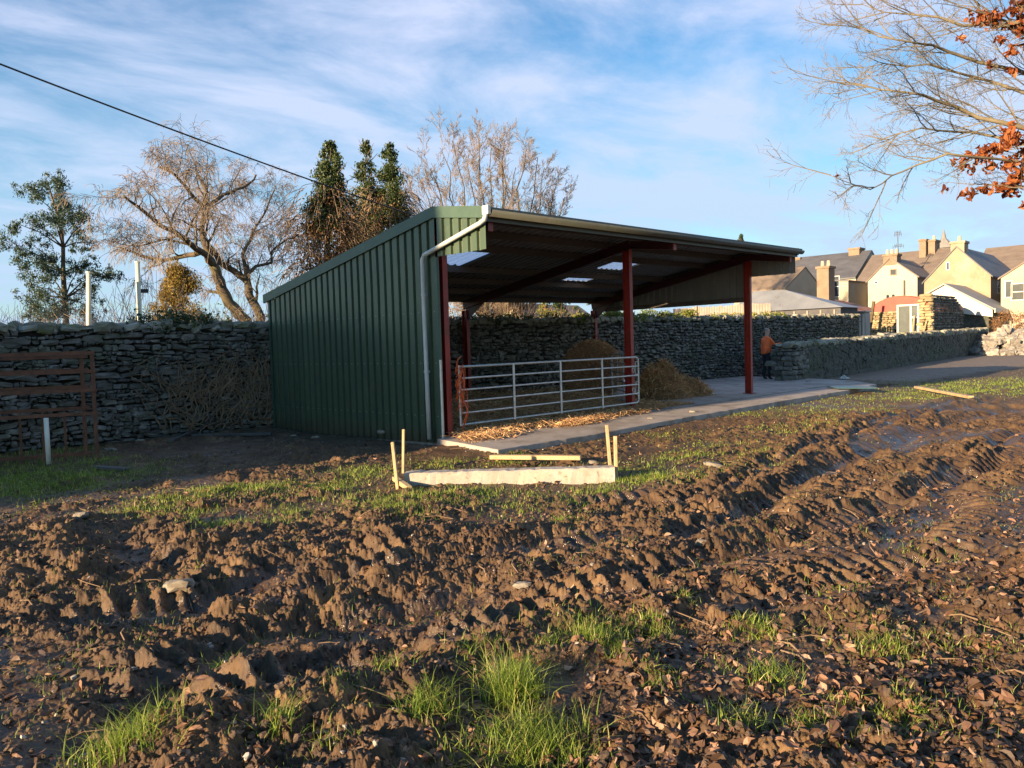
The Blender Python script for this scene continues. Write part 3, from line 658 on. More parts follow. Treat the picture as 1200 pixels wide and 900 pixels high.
def pf2(n):                                       # straw spilled on to the slab edge
    c_ = A([[.15, -.75], [.55, -.35], [1.6, -.3], [2.9, -.45], [3.0, -.5], [4.2, -.4], [2.4, -.7]]); k = rng.integers(0, len(c_), n)
    p = c_[k]+rng.normal(0, 1, (n, 2))*A([.32, .13]); m_ = (p[:, 0] > -.35) & (p[:, 1] > -1.5); p = p[m_]
    return np.stack([p[:, 0], p[:, 1], .105+rng.random(len(p))*.07], 1)
g.add(*strands(4200, pf2))
o = g.build('straw_bedding', M['straw']); tag(o, 'loose golden-brown straw bedding spread over the shed floor behind the gate', 'straw', kind='stuff')
def bale():
    T = thing('round_bale', 'dark brown round bale standing in the shed behind the short gate', 'hay bale', (6.75, 2.35, .1))
    R, W = .71, 1.2; ax = A([.80, .60, 0]); ax /= np.linalg.norm(ax); c_ = A([6.75, 2.35, .1+R]); s_ = A([-ax[1], ax[0], 0]); upv = A([0, 0, 1])
    nth, nw = 90, 26; V = []
    prof = [(-.5, 0), (-.5, .3), (-.5, .6), (-.5, .85), (-.485, .96)]+[(-.46+.92*k/16, 1) for k in range(17)]+[(.485, .96), (.5, .85), (.5, .6), (.5, .3), (.5, 0)]
    for a, r_ in prof:
        for k in range(nth):
            t = k*TAU/nth; rr_ = R*r_*(1+.04*(vn(A([a*6]), A([t*5]), 3)[0]-.5)+.02*rng.normal()); V.append(c_+ax*a*W*(1+.02*rng.normal())+(s_*math.cos(t)+upv*math.sin(t))*rr_*(1 if math.sin(t) > -.7 else .97))
    n = len(prof); i = np.arange(n-1)[:, None]*nth; j = np.arange(nth)[None]
    g = MB(); g.add(V, np.stack([i+j, i+(j+1) % nth, i+nth+(j+1) % nth, i+nth+j], -1).reshape(-1, 4)); g.build('bale_core', M['bale'], T, smooth=True)
    def pf(n):
        t = rng.random(n)*TAU; a = rng.uniform(-.5, .5, n); r_ = np.where(rng.random(n) < .35, R*np.sqrt(rng.random(n)), R); a = np.where(r_ < R-.001, np.sign(a)*.505, a)
        return c_+ax*(a*W)[:, None]+(s_*np.cos(t)[:, None]+upv*np.sin(t)[:, None])*(r_*rng.uniform(.99, 1.025, n))[:, None]
    g = MB(); g.add(*strands(6000, pf, (.05, .16), .003, .6)); g.build('loose_straw', M['straw'], T)
bale()
def pile(cx_, cy_, R, H_, nm, lab, n=7000):
    T = thing(nm, lab, 'hay pile', (cx_, cy_, .1)); nx = 50; g = MB(); V = []
    for a in range(nx):
        for r_ in range(20):
            t = a*TAU/nx; q = r_/19; rad = R*q*(1+.25*(vn(A([math.cos(t)*2+5]), A([math.sin(t)*2]), 9)[0]-.5))
            x, y = cx_+rad*math.cos(t)*1.05, cy_+rad*math.sin(t)*.85; z = .09+H_*(1-q**1.3)*(1+.7*(vn(A([x*3]), A([y*3]), 4)[0]-.5))
            V.append((x, y, z))
    i = np.arange(nx)[:, None]*20; i2 = ((np.arange(nx)+1) % nx)[:, None]*20; j = np.arange(19)[None]
    g.add(V, np.stack([i+j, i+j+1, i2+j+1, i2+j], -1).reshape(-1, 4)); g.build('heap', M['bale'], T, smooth=True)
    def pf(n):
        t = rng.random(n)*TAU; q = np.sqrt(rng.random(n)); x = cx_+R*q*np.cos(t)*1.05; y = cy_+R*q*np.sin(t)*.85
        return np.stack([x, y, .1+H_*(1-q**1.3)*(1+.7*(vn(x*3, y*3, 4)-.5))+rng.uniform(-.02, .05, n)], 1)
    g = MB(); g.add(*strands(n, pf, (.10, .36), .005, .75)); g.build('loose_straw', M['straw'], T)
pile(8.2, 1.35, .82, .92, 'hay_pile', 'tall heap of loose brown hay beside the middle red post')
pile(9.05, 1.15, .66, .46, 'hay_pile', 'low tail of loose hay spilling right from the taller heap', 3000)
g = MB(); p = hg(782, 441, .1); g.bar((8.9, 2.6, .1), (8.75, 3.5, 1.05), .12, .03); o = g.build('leaning_board', M['galvd']); tag(o, 'grey board leaning on the stone wall behind the hay pile', 'board')
g = MB(); pp = [hg(px, py, .112) for px, py in ((803, 449), (822, 452), (812, 456), (795, 455))]
def scrap(name, label, cat, px, py, sx, sy, h, m, z0=.1, seed=1, rot=0):
    c_ = hg(px, py, z0); r_ = np.random.default_rng(seed); n = 9; g = MB(); V = []
    for i in range(n):
        for j in range(n):
            u_, v_ = (i/(n-1)-.5), (j/(n-1)-.5); e = 1+.25*math.sin(9*math.atan2(v_, u_)+seed)
            x = u_*sx*e; y = v_*sy*e; V.append((c_[0]+x*math.cos(rot)-y*math.sin(rot), c_[1]+x*math.sin(rot)+y*math.cos(rot), z0+.01+h*(1-4*max(abs(u_), abs(v_))**2)*(.4+r_.random()*.8)))
    i = np.arange(n-1)[:, None]*n; j = np.arange(n-1)[None]; g.add(V, np.stack([i+j, i+j+1, i+n+j+1, i+n+j], -1).reshape(-1, 4))
    o = g.build(name, m); md = o.modifiers.new('t', 'SOLIDIFY'); md.thickness = .004; tag(o, label, cat)
scrap('plastic_sheet', 'crumpled white plastic sheet on the concrete beside the hay', 'plastic sheet', 822, 463, .7, .35, .06, M['paintwhite'], seed=3)
scrap('plastic_sheet', 'crumpled pale blue plastic at the foot of the wall behind the hay', 'plastic sheet', 802, 448, .6, .4, .09, M['metalroof'], seed=5)
scrap('plastic_bag', 'small white plastic bag lying below the rendered boundary wall', 'plastic bag', 989, 444, .35, .25, .12, M['paintwhite'], 0, 8)
scrap('plastic_bag', 'small turquoise bag at the foot of the end of the rendered wall', 'plastic bag', 947, 451, .3, .2, .12, M['blackboard'], 0, 9)
g = MB(); a, b_ = hg(975, 455, .12), hg(1022, 454, .12); g.bar((a[0], a[1], .145), (b_[0], b_[1], .125), .9, .03); o = g.build('flat_sheet', M['blackboard']); tag(o, 'dark blue-green flat sheet lying at the far end of the concrete', 'sheet'); bevel(o, .005)

# ------------------------------------------------------------------ foreground timber and concrete
def W(px, py, dz=0): p = hg(px, py); p[2] = gz(p[0], p[1])[0]+dz; return p
a, b_ = hg(474, 570), hg(721, 563); zt = .15
T = thing('concrete_beam', 'long stained concrete beam lying in the grass between two pairs of timber pegs', 'beam', ((a[0]+b_[0])/2, (a[1]+b_[1])/2, 0))
d = (b_-a); L = np.hypot(d[0], d[1]); d = d/L; s_ = A([-d[1], d[0], 0])
g = MB(); n = 40; V = []
prf = [(-.0, -.1), (-.0, .128), (.012, .140), (.20, .136), (.205, .10), (.24, -.1)]
for k in range(n+1):
    for w_, z in prf:
        q = a+d*L*k/n+s_*w_; V.append((q[0]+rng.normal(0, .0025), q[1]+rng.normal(0, .0025), z+rng.normal(0, .003)))
m_ = len(prf); g.add(V, [[k*m_+i, k*m_+i+1, (k+1)*m_+i+1, (k+1)*m_+i] for k in range(n) for i in range(m_-1)], [list(range(m_))[::-1]], [[n*m_+i for i in range(m_)]])
m2, nt, b = newmat('whitewashed_concrete'); col = ramp(nt, noise(nt, 3, 7, .7), [(.3, (.26, .235, .2)), (.65, (.42, .39, .345))])
col = mix(nt, ramp(nt, noise(nt, 5.5, 6, .7), [(.50, (0, 0, 0)), (.72, (.7, .7, .7))]), col, (.44, .28, .17)); col = mix(nt, ramp(nt, noise(nt, 22, 4, .7), [(.60, (0, 0, 0)), (.68, (.8, .8, .8))]), col, (.14, .09, .06))
nt.links.new(col, b.inputs['Base Color']); b.inputs['Roughness'].default_value = .85; bump(nt, b, noise(nt, 40, 6, .7), .4, .006)
M['beam'] = m2; g.build('beam_body', m2, T)
g = MB(); q = a+d*L*.86+s_*.1; V, Fx = None, None
def stake(px0, py0, px1, py1, w, lab, m='newwood', name='timber_peg', nudge=0):
    p0 = hg(px0, py0); top = hd(px1, py1, np.dot(p0-CAM, FW)+nudge); g = MB(); p0[2] = -.12
    g.bar(p0, top, w, w*.6, up=(RT[0], RT[1], .05)); o = g.build(name, M[m]); bevel(o, .004, 1); tag(o, lab, 'peg', 'timber pegs at the ends of the concrete beam')
stake(467, 572, 460, 518, .055, 'nearer leaning timber peg at the left end of the concrete beam')
stake(472, 556, 473, 503, .05, 'upright pale timber peg behind the left end of the concrete beam')
stake(716, 551, 711, 498, .06, 'tall pale timber peg standing behind the right end of the concrete beam')
stake(722, 561, 721, 511, .06, 'shorter brown timber peg at the right tip of the concrete beam')
def plank(p0, p1, w, t, m, lab, name='plank', z0=None, z1=None):
    a = hg(*p0); b_ = hg(*p1); a[2] = (gz(a[0], a[1])[0] if z0 is None else z0)+t/2+.015; b_[2] = (gz(b_[0], b_[1])[0] if z1 is None else z1)+t/2+.015
    g = MB(); g.bar(a, b_, w, t); o = g.build(name, M[m]); bevel(o, .005, 1); tag(o, lab, 'plank'); return o
plank((575, 542), (681, 543), .10, .055, 'newwood', 'pale timber plank lying on the grass behind the concrete beam', z0=.03, z1=.03)
plank((463, 567), (480, 577), .06, .05, 'newwood', 'short timber offcut against the left end of the concrete beam', z0=.02, z1=0)
plank((1074, 457), (1138, 469), .12, .06, 'newwood', 'long weathered plank half buried in the grass at the right edge of the yard', z0=.03, z1=.02)
plank((200, 519), (246, 499), .09, .05, 'wood', 'grey weathered plank lying against the foot of the left stone wall')
plank((112, 549), (150, 553), .10, .04, 'wood', 'short dark board in the grass near the rusty gates')
plank((225, 512), (318, 509), .07, .05, 'wood', 'long grey pole lying in the mud below the dead creeper')

# ------------------------------------------------------------------ rusty gates on the left
def rusty(name, label, p, q, h, lean, rails, ups, group='rusty gates leaning at the left wall', sub=None):
    p = A([*p, -.03]); q = A([*q, -.03]); d = q-p; L = np.linalg.norm(d); d /= L; n_ = A([-d[1], d[0], 0]); up = A([0, 0, 1])*math.cos(lean)+n_*math.sin(lean)
    t = thing(name, label, 'gate', p, group)
    for s_ in ups:
        g = MB(); g.bar(p+d*L*s_, p+d*L*s_+up*h, .05, .04, up=n_); g.build('upright', M['rust'], t)
    for z in rails:
        g = MB(); g.bar(p+up*z-n_*.02, p+d*L+up*z-n_*.02, .035, .05, up=up); g.build('rail', M['rust'], t)
    if sub:
        for s_ in sub:
            g = MB(); g.bar(p+d*L*s_-n_*.03, p+d*L*s_+up*rails[1]-n_*.03, .03, .02, up=n_); g.build('spindle', M['rust'], t)
rusty('feed_gate', 'rusty brown cattle gate standing nearest at the left edge, four rails high', (-6.5, 4.1), (-4.02, 3.05), 1.60, .04, (.72, 1.06, 1.33, 1.60), (.02, .5, .985))
rusty('feed_gate', 'second rusty gate with thin spindles propped just behind the nearest one', (-6.6, 4.55), (-4.0, 3.45), 1.56, .06, (.1, .78, 1.1, 1.35, 1.55), (.02, .97), sub=[.1*k+.08 for k in range(9)])
g = MB(); g.tube([(-4.63, 3.28, 0), (-4.63, 3.28, .66)], .032, 10); o = g.build('white_pipe', M['white'], smooth=True); tag(o, 'short white plastic pipe upright in the grass against the rusty gates', 'pipe')

# ------------------------------------------------------------------ stone walls
import bmesh
_bm = bmesh.new(); bmesh.ops.create_icosphere(_bm, subdivisions=2, radius=1); ICO = A([v.co[:] for v in _bm.verts]); ICOF = A([[v.index for v in f.verts] for f in _bm.faces]); _bm.free()
_bm = bmesh.new(); bmesh.ops.create_icosphere(_bm, subdivisions=1, radius=1); ICO1 = A([v.co[:] for v in _bm.verts]); ICOF1 = A([[v.index for v in f.verts] for f in _bm.faces]); _bm.free()
def stones(g, cen, size, dirx, seed=0, low=False, p=.45, jag=.16, tilt=.12):
    """angular stones: cen (n,3), size (n,3) half extents along (dirx, side, z)"""
    r_ = np.random.default_rng(seed); ico, fc = (ICO1, ICOF1) if low else (ICO, ICOF)
    n = len(cen); b_ = np.sign(ico)*np.abs(ico)**p; b_ /= np.max(np.abs(b_), axis=0)
    V = np.broadcast_to(b_, (n, *b_.shape)).copy(); V *= 1+r_.normal(0, jag, V.shape[:2])[..., None]*.7
    V += r_.normal(0, jag*.35, V.shape); V *= size[:, None]
    t = r_.normal(0, tilt, n); c_, s_ = np.cos(t)[:, None], np.sin(t)[:, None]; x, z = V[..., 0].copy(), V[..., 2].copy(); V[..., 0] = x*c_-z*s_; V[..., 2] = x*s_+z*c_
    dx = A(dirx, float); dx /= np.linalg.norm(dx); sd = A([-dx[1], dx[0], 0])
    Wv = V[..., 0:1]*dx+V[..., 1:2]*sd+V[..., 2:3]*A([0, 0, 1])+cen[:, None]
    k = np.arange(n)[:, None, None]*len(ico); g.add(Wv.reshape(-1, 3), (fc[None]+k).reshape(-1, 3))
def stone_wall(name, label, p0, p1, h0, h1, thick=.5, sz=1., both=False, lowx=1e9, mat='stone', cop='coping', cs=1., zb=-.15, parent_cat='wall', coping=True):
    p0 = A([*p0, 0.]); p1 = A([*p1, 0.]); d = p1-p0; L = np.linalg.norm(d); d /= L; nb = A([-d[1], d[0], 0])   # nb points to the back
    T = thing(name, label, parent_cat, p0); r_ = np.random.default_rng(int(abs(p0[0]*10))+3)
    H_ = lambda s_: h0+(h1-h0)*s_/L
    cen, size = [], []; z = zb
    while True:
        rh = r_.uniform(.05, .13)*sz
        if z+rh > min(h0, h1)+.35: break
        s_ = -r_.random()*.2
        while s_ < L:
            ln = rh*r_.choice([.9, 1.2, 1.7, 2.4, 3.3])*r_.uniform(.8, 1.2)
            hh = rh*r_.uniform(.6, 1.25); zc = z+rh/2+.16*(vn(A([s_/1.1]), A([z*1.5]), 3)[0]-.5)+r_.normal(0, .012)
            if zc+hh/2 < H_(s_)+.02*math.sin(s_*3):
                for side in ((0, 1) if both else (0,)):
                    off = (thick-.1 if side else 0.06)+r_.normal(0, .018)
                    cen.append(p0+d*(s_+ln/2)+nb*off+A([0, 0, zc])); size.append((ln*.5*.97, .10, hh*.5*.98))
            s_ += ln
        z += rh*.985
    g = MB(); cen, size = A(cen), A(size); far = ((cen-p0)@d) > lowx
    if (~far).any(): stones(g, cen[~far], size[~far], d, 1)
    if far.any(): stones(g, cen[far], size[far], d, 2, True)
    g.build('stonework', M[mat], T)
    g = MB(); z1 = max(h0, h1); V = []
    for a, q, hh in ((p0, 0, h0), (p1, L, h1)):
        for off in (.09, thick-.09 if both else thick): V += [a+nb*off+A([0, 0, zb]), a+nb*off+A([0, 0, hh-.04])]
    g.add(V, [[0, 1, 5, 4], [2, 6, 7, 3], [1, 3, 7, 5], [0, 2, 3, 1], [4, 5, 7, 6]]); g.build('wall_core', M['stonedark'], T)
    if coping:
        cen, size = [], []
        for row in range(4):
            s_ = 0
            while s_ < L:
                ln = r_.uniform(.12, .34)*cs; hh = r_.uniform(.035, .10)*cs; s_ += ln*.9
                cen.append(p0+d*s_+nb*(thick*(row+.5)/4+r_.normal(0, .03))+A([0, 0, H_(s_)+hh*.3+r_.normal(0, .02)])); size.append((ln/2, .1*r_.uniform(.7, 1.3), hh))
        g = MB(); stones(g, A(cen), A(size), d, 5, tilt=.25); g.build('coping', M[cop], T)
    return T
BW0, BW1 = (-9.5, 5.88), (28.5, 3.98)
stone_wall('stone_wall', 'long dry rubble limestone wall running behind the shed from the left edge', BW0, BW1, 1.93, 2.32, .5, 1., lowx=19)
# rendered boundary wall to the right with a rubble end
def wpt(s_, off=0): a = A([16.0, 1.50]); b_ = A([54, 4.30]); d = (b_-a)/np.linalg.norm(b_-a); return a+d*s_+A([-d[1], d[0]])*off
T = thing('rendered_wall', 'low dark roughly rendered wall running right from its broken stone end', 'wall', (*wpt(0), 0))
LW = 38.0; ns, nz = 620, 24; g = MB(); V = []
for i in range(ns+1):
    s_ = .9+(LW-.9)*i/ns; h = 1.18+.30*s_/LW
    for j in range(nz+1):
        z = -.1+(h+.1)*j/nz; off = .06*(fbm(A([s_/.9]), A([z/.22]), 9, 5, .6)[0]-.5)*2; q = wpt(s_, off+.03*(1-j/nz)*-1); V.append((q[0], q[1], z))
i = np.arange(ns)[:, None]*(nz+1); j = np.arange(nz)[None]; g.add(V, np.stack([i+j, i+nz+1+j, i+nz+2+j, i+j+1], -1).reshape(-1, 4))
q = [wpt(.9, 0), wpt(LW, 0), wpt(LW, .5), wpt(.9, .5)]; h = [1.18, 1.48, 1.48, 1.18]
g.add([(a[0], a[1], hh-.003) for a, hh in zip(q, h)]+[(a[0], a[1], -.1) for a in q], [[0, 1, 2, 3], [2, 6, 7, 3], [1, 5, 6, 2], [0, 3, 7, 4]]); g.build('rendered_face', M['render'], T)
g = MB(); cen, size = [], []; r_ = np.random.default_rng(15)
for k in range(1500):
    s_ = .9+(LW-1)*r_.random()**1.3; h_ = r_.uniform(0, 1.1+.25*s_/LW); q = wpt(s_, .0+r_.normal(0, .012)); e_ = r_.uniform(.05, .16); cen.append((q[0], q[1], h_)); size.append((e_*1.3, .035, e_*.55))
stones(g, A(cen), A(size), (1, .07, 0), 16, True, tilt=.15); g.build('embedded_stones', M['render'], T)
g = MB(); cen, size = [], []
r_ = np.random.default_rng(5); z = -.1
while z < 1.15:
    rh = r_.uniform(.09, .2)
    for fx in range(2):
        s_ = 0
        while s_ < (1.1 if fx == 0 else .5):
            ln = r_.uniform(.18, .42)
            q = wpt(s_+ln/2-.05, .04+r_.normal(0, .02)) if fx == 0 else wpt(.02+r_.normal(0, .02), s_+ln/2)
            cen.append((q[0], q[1], z+rh/2)); size.append((ln/2, .13, rh*.48) if fx == 0 else (.13, ln/2, rh*.48)); s_ += ln
    z += rh*.97
stones(g, A(cen), A(size), (1, .07, 0), 4); g.build('broken_end', M['stone'], T)
g = MB(); cen, size = [], []; s_ = 0
while s_ < LW:
    for row in range(2):
        ln = r_.uniform(.2, .55); hh = r_.uniform(.05, .12)*(1 if s_ < 12 else 1.5); q = wpt(s_+r_.normal(0, .05), .12+.25*row); cen.append((q[0], q[1], 1.18+.30*s_/LW+hh*.4)); size.append((ln/2, .17, hh))
    s_ += ln*.8
stones(g, A(cen), A(size), (1, .07, 0), 6, tilt=.15); g.build('coping', M['coping'], T)
g = MB(); g.box(15.95, 16.7, 1.3, 1.75, .0, .13); 
# pale rubble heap at the right edge
def heap(name, label, cen0, R, H_, n, m, seed, ss_=(.12, .35)):
    r_ = np.random.default_rng(seed); cen, size = [], []
    for _ in range(n):
        a = r_.random()*TAU; q = math.sqrt(r_.random()); z = H_*(1-q**1.6)*r_.uniform(.4, 1); e = r_.uniform(*ss_)
        cen.append((cen0[0]+R[0]*q*math.cos(a), cen0[1]+R[1]*q*math.sin(a), z)); size.append((e, e*.7, e*.6))
    g = MB(); stones(g, A(cen), A(size), (1, .3, 0), seed, p=.6, jag=.2, tilt=.6); o = g.build(name, M[m]); tag(o, label, 'rubble heap')
p = hg(1192, 414); heap('rubble_heap', 'heap of pale rubble stones at the far end of the rendered wall', (p[0]+.3, p[1]+.4), (4.2, 2.4), 1.6, 420, 'rubble', 11, (.14, .42))

# ------------------------------------------------------------------ scattered ground things
def leaves(P, nrm_el, size, m, name, parent=None, curl=.5, elong=.6):
    n = len(P); a = rng.random(n)*TAU; el = rng.normal(0, nrm_el, n); ro = rng.normal(0, nrm_el, n); s = size*rng.uniform(.55, 1.3, n) if np.isscalar(size) else size
    d = np.stack([np.cos(a)*np.cos(el), np.sin(a)*np.cos(el), np.sin(el)], 1); sd = np.stack([-np.sin(a), np.cos(a), np.zeros(n)], 1)
    up = np.cross(d, sd); s2 = sd*np.cos(ro)[:, None]+up*np.sin(ro)[:, None]; u2 = np.cross(d, s2); c_ = curl*rng.normal(0, 1, n)[:, None]*s[:, None]*.35; k_ = rng.normal(0, 1, n)[:, None]*curl*s[:, None]*.3
    s = s[:, None]; w = s*elong*.5
    V = np.stack([P, P-d*s*.5+k_*u2, P-s2*w*.75-d*s*.3+c_*u2*.7, P-s2*w+c_*u2, P-s2*w*.7+d*s*.3+c_*u2*.8, P+d*s*.55+k_*u2*1.2, P+s2*w*.7+d*s*.3+c_*u2*.8, P+s2*w+c_*u2, P+s2*w*.75-d*s*.3+c_*u2*.7], 1).reshape(-1, 3)
    k = np.arange(n)[:, None]*9
    g = MB(); g.add(V, np.concatenate([k+[0, 1+i, 1+(i+1) % 8] for i in range(8)]))
    return g.build(name, M[m], parent)
def pick(n, x0, x1, y0, y1, dens=None):
    """ground points seen through a window of the photo's ground, thinned by a density of (px, py)"""
    px = rng.uniform(x0, x1, n); py = rng.uniform(y0, y1, n)
    if dens is not None: k = rng.random(n) < dens(px, py); px, py = px[k], py[k]
    P = A([hg(a, b_) for a, b_ in zip(px, py)]); P[:, 2] = gz(P[:, 0], P[:, 1]); return P
# fallen leaves: thick in the near right, thin elsewhere, laid out over the ground in metres
def leaf_density(x, y):
    rel = np.stack([x-CAM[0], y-CAM[1]], 1); fwd = rel@A([FW[0], FW[1]])/np.hypot(FW[0], FW[1]); side = rel@A([RT[0], RT[1]])/np.hypot(RT[0], RT[1])
    near = ss(5.6, 2.4, fwd+.0*side); right = ss(-.9, 1.4, side)
    return np.clip(near*(.16+.84*right)+.45*ss(-.2, 2.5, side)*ss(9, 4, fwd)+.05, 0, 1)*(.25+.75*ss(.4, .6, fbm(x/.5, y/.5, 77, 3)))
def scatter(n, rmax, half=.78, rmin=1.6, pw=1.):
    r_ = rmin+(rmax-rmin)*rng.random(n)**pw; a = view+rng.uniform(-half, half, n)
    return CAM[0]+r_*np.cos(a), CAM[1]+r_*np.sin(a)
x, y = scatter(80000, 13, .95); k = rng.random(len(x)) < leaf_density(x, y); x, y = x[k], y[k]; k = ~in_slab(x, y); x, y = x[k], y[k]
P = np.stack([x, y, gz(x, y)+rng.uniform(.002, .018, len(x))], 1)
o = leaves(P, .34, .044*np.clip(np.exp(rng.normal(0, .3, len(P))), .5, 1.45), 'deadleaf', 'fallen_leaves', curl=.6); tag(o, 'brown fallen beech leaves littering the churned mud', 'leaf litter', kind='stuff')
# grass
def blades(P, h, w, lean=.35, seg=3):
    n = len(P); a = rng.random(n)*TAU; d = np.stack([np.cos(a), np.sin(a), np.zeros(n)], 1); b2 = rng.random(n)*TAU; s_ = np.stack([np.cos(b2), np.sin(b2), np.zeros(n)], 1)
    ln = np.abs(rng.normal(0, lean, n))+.08; w = (w*rng.uniform(.6, 1.3, n))[:, None]; h = h[:, None]; rows = []
    for k in range(seg+1):
        t = k/seg; c_ = P+d*(ln[:, None]*h*t**2)+A([0, 0, 1])*h*(t-.22*ln[:, None]*t**2)
        ww = w*(1-t**1.5)*.5+.0002; rows += [c_-s_*ww, c_+s_*ww]
    V = np.stack(rows, 1).reshape(-1, 3); m_ = 2*(seg+1); k = np.arange(n)[:, None]*m_
    return V, np.concatenate([k+[2*i, 2*i+1, 2*i+3, 2*i+2] for i in range(seg)])
g = MB()
TUFTS = [(145, 885, .17, .15, 420), (600, 812, .11, .20, 760), (628, 868, .20, .14, 900), (505, 842, .13, .14, 300), (455, 790, .10, .10, 130), (560, 768, .14, .08, 200), (695, 752, .12, .11, 300), (720, 770, .10, .09, 160),
         (775, 800, .12, .07, 150), (805, 712, .07, .06, 90), (905, 798, .13, .10, 260), (868, 852, .12, .09, 240), (955, 853, .12, .08, 170), (1035, 762, .13, .08, 220), (985, 828, .06, .07, 60), (1060, 820, .05, .05, 40),
         (330, 862, .08, .13, 120), (262, 770, .10, .07, 90), (60, 800, .12, .05, 60), (408, 822, .12, .07, 90), (300, 740, .06, .06, 40), (645, 760, .08, .07, 80), (1100, 700, .2, .05, 100), (920, 745, .2, .05, 110), (735, 640, .15, .06, 60),
         (845, 780, .16, .05, 90), (1020, 715, .15, .05, 70), (190, 800, .1, .05, 40), (925, 590, .12, .06, 50), (540, 880, .15, .08, 120), (385, 880, .10, .08, 60), (1120, 868, .3, .03, 100), (1020, 870, .3, .035, 120)]
for px, py, rad, h, n in TUFTS:
    c_ = hg(px, py); q = rng.normal(0, .5, (n, 2))*rad; P = np.stack([c_[0]+q[:, 0], c_[1]+q[:, 1], np.zeros(n)], 1); P[:, 2] = gz(P[:, 0], P[:, 1])-.01
    g.add(*blades(P, h*rng.uniform(.35, 1.1, n), .0042, .75))
x, y = scatter(150000, 34, .74, 2.5, 1.25); k = ~in_slab(x, y) & (y < 5.3); x, y = x[k], y[k]
gg = grassy(x, y)*ss(.46, .60, fbm(x/.42, y/.42, 19, 4)+.22*(x < -2)*grassy(x, y))*np.where((x > 0) & (y < 5), .55, 1); k = rng.random(len(x)) < gg; x, y, gg = x[k], y[k], gg[k]
d = np.hypot(x-CAM[0], y-CAM[1]); P = np.stack([x, y, gz(x, y)-.008], 1)
g.add(*blades(P, (.028+.05*rng.random(len(x))*gg)*(1+.9*(x < -3.3)*(y > 1)), .0038*(1+d/9), .55, 2))
for px, py, r_, a_ in GP+[(150, 598, .3, .6), (220, 600, .3, .8), (360, 590, .4, .7), (470, 598, .3, .6), (590, 600, .3, .6), (830, 560, .3, .5), (900, 535, .4, .5), (960, 500, .5, .5), (1020, 480, .6, .5), (1090, 650, .2, .5), (990, 690, .2, .6), (1150, 750, .2, .6), (880, 740, .15, .7), (760, 740, .15, .7), (1060, 850, .15, .6), (520, 590, .5, .6), (700, 575, .3, .7), (480, 605, .4, .5)]:
    c_ = hg(px, py); dd = np.hypot(c_[0]-CAM[0], c_[1]-CAM[1]); n_ = int(min(7000, 2600*a_*r_*r_*(10/max(dd, 6))**1.2+260)); q = rng.normal(0, .55, (n_, 2))*r_
    x, y = c_[0]+q[:, 0], c_[1]+q[:, 1]; k = ~in_slab(x, y) & (rng.random(n_) < .12+.88*ss(.44, .56, fbm(x/.28, y/.28, 19, 4))); x, y = x[k], y[k]
    g.add(*blades(np.stack([x, y, gz(x, y)-.008], 1), rng.uniform(.025, .085, len(x))*(.7+.3*a_), .0042*(1+dd/13), .55, 2))
x, y = scatter(32000, 12, .92, 2.3, 1.1); k = ~in_slab(x, y) & (rng.random(len(x)) < ss(.50, .66, fbm(x/.38, y/.38, 29, 3))); x, y = x[k], y[k]
g.add(*blades(np.stack([x, y, gz(x, y)-.006], 1), rng.uniform(.015, .06, len(x)), .0035, .7, 2))
o = g.build('grass', M['grass']); tag(o, 'green grass tufts growing through the mud', 'grass', kind='stuff')
# moss / flattened growth between beam and slab
x, y = scatter(190000, 30, .7, 8, 1.); k = ~in_slab(x, y) & (y < 5); x, y = x[k], y[k]; k = rng.random(len(x)) < grassy(x, y)*.8*ss(.47, .6, fbm(x/.30, y/.30, 91, 3)); x, y = x[k], y[k]
P = np.stack([x, y, gz(x, y)+.008], 1); o = leaves(P, .5, .032, 'moss', 'ground_cover', curl=.4); tag(o, 'yellow-green flattened weeds between the beam and the concrete', 'ground cover', kind='stuff')
# small stones: countable pale ones as things, crumbs as stuff
x, y = scatter(1350, 15, .92, 2.4, 1.1); k = ~in_slab(x, y); x, y = x[k], y[k]; e = rng.uniform(.004, .014, len(x)); g = MB()
stones(g, np.stack([x, y, gz(x, y)+e*.3], 1), np.stack([e, e*.8, e*.55], 1), (1, 0, 0), 3, True, tilt=.6); o = g.build('gravel', M['rubble']); tag(o, 'small pale pebbles scattered over the mud', 'pebbles', kind='stuff')
x, y = scatter(13500, 9, .92, 2.2, 1.0); k = ~in_slab(x, y); x, y = x[k], y[k]; e = .004+.017*rng.random(len(x))**2.4; g = MB()
M['clod'] = gm('mud_crumbs', [(.3, (.06, .038, .025)), (.7, (.135, .09, .06))], 9, .9, 0, .9, .01, 70, island=.3)
stones(g, np.stack([x, y, gz(x, y)+e*.35], 1), np.stack([e, e*.85, e*.7], 1), (1, 0, 0), 9, False, p=.8, jag=.22, tilt=.8); o = g.build('mud_crumbs', M['clod']); tag(o, 'crumbs and clods of broken mud', 'mud', kind='stuff')
ROCKS = [(210, 690, .13, 'flat pale grey stone half sunk in the mud left of centre'), (838, 546, .16, 'flat cream stone lying in the grass right of the concrete beam'), (823, 640, .07, 'small pale pointed stone standing in the mud'),
         (130, 528, .13, 'white rock in the shade below the left wall'), (612, 690, .07, 'thin buff stone flake in the tyre rut'), (165, 520, .10, 'pale rounded stone in the shade near the wall'), (370, 512, .10, 'grey stone at the foot of the green wall'),
         (345, 510, .07, 'small pale stone beside the far corner of the green wall'), (447, 513, .10, 'white-flecked stone midway along the green wall'), (695, 543, .06, 'lump of mortar lying on the end of the concrete beam'), (762, 497, .07, 'pale chip beside the concrete edge'), (812, 489, .10, 'cream stone tucked against the concrete edge'), (95, 612, .10, 'dull grey stone at the left of the mud')]
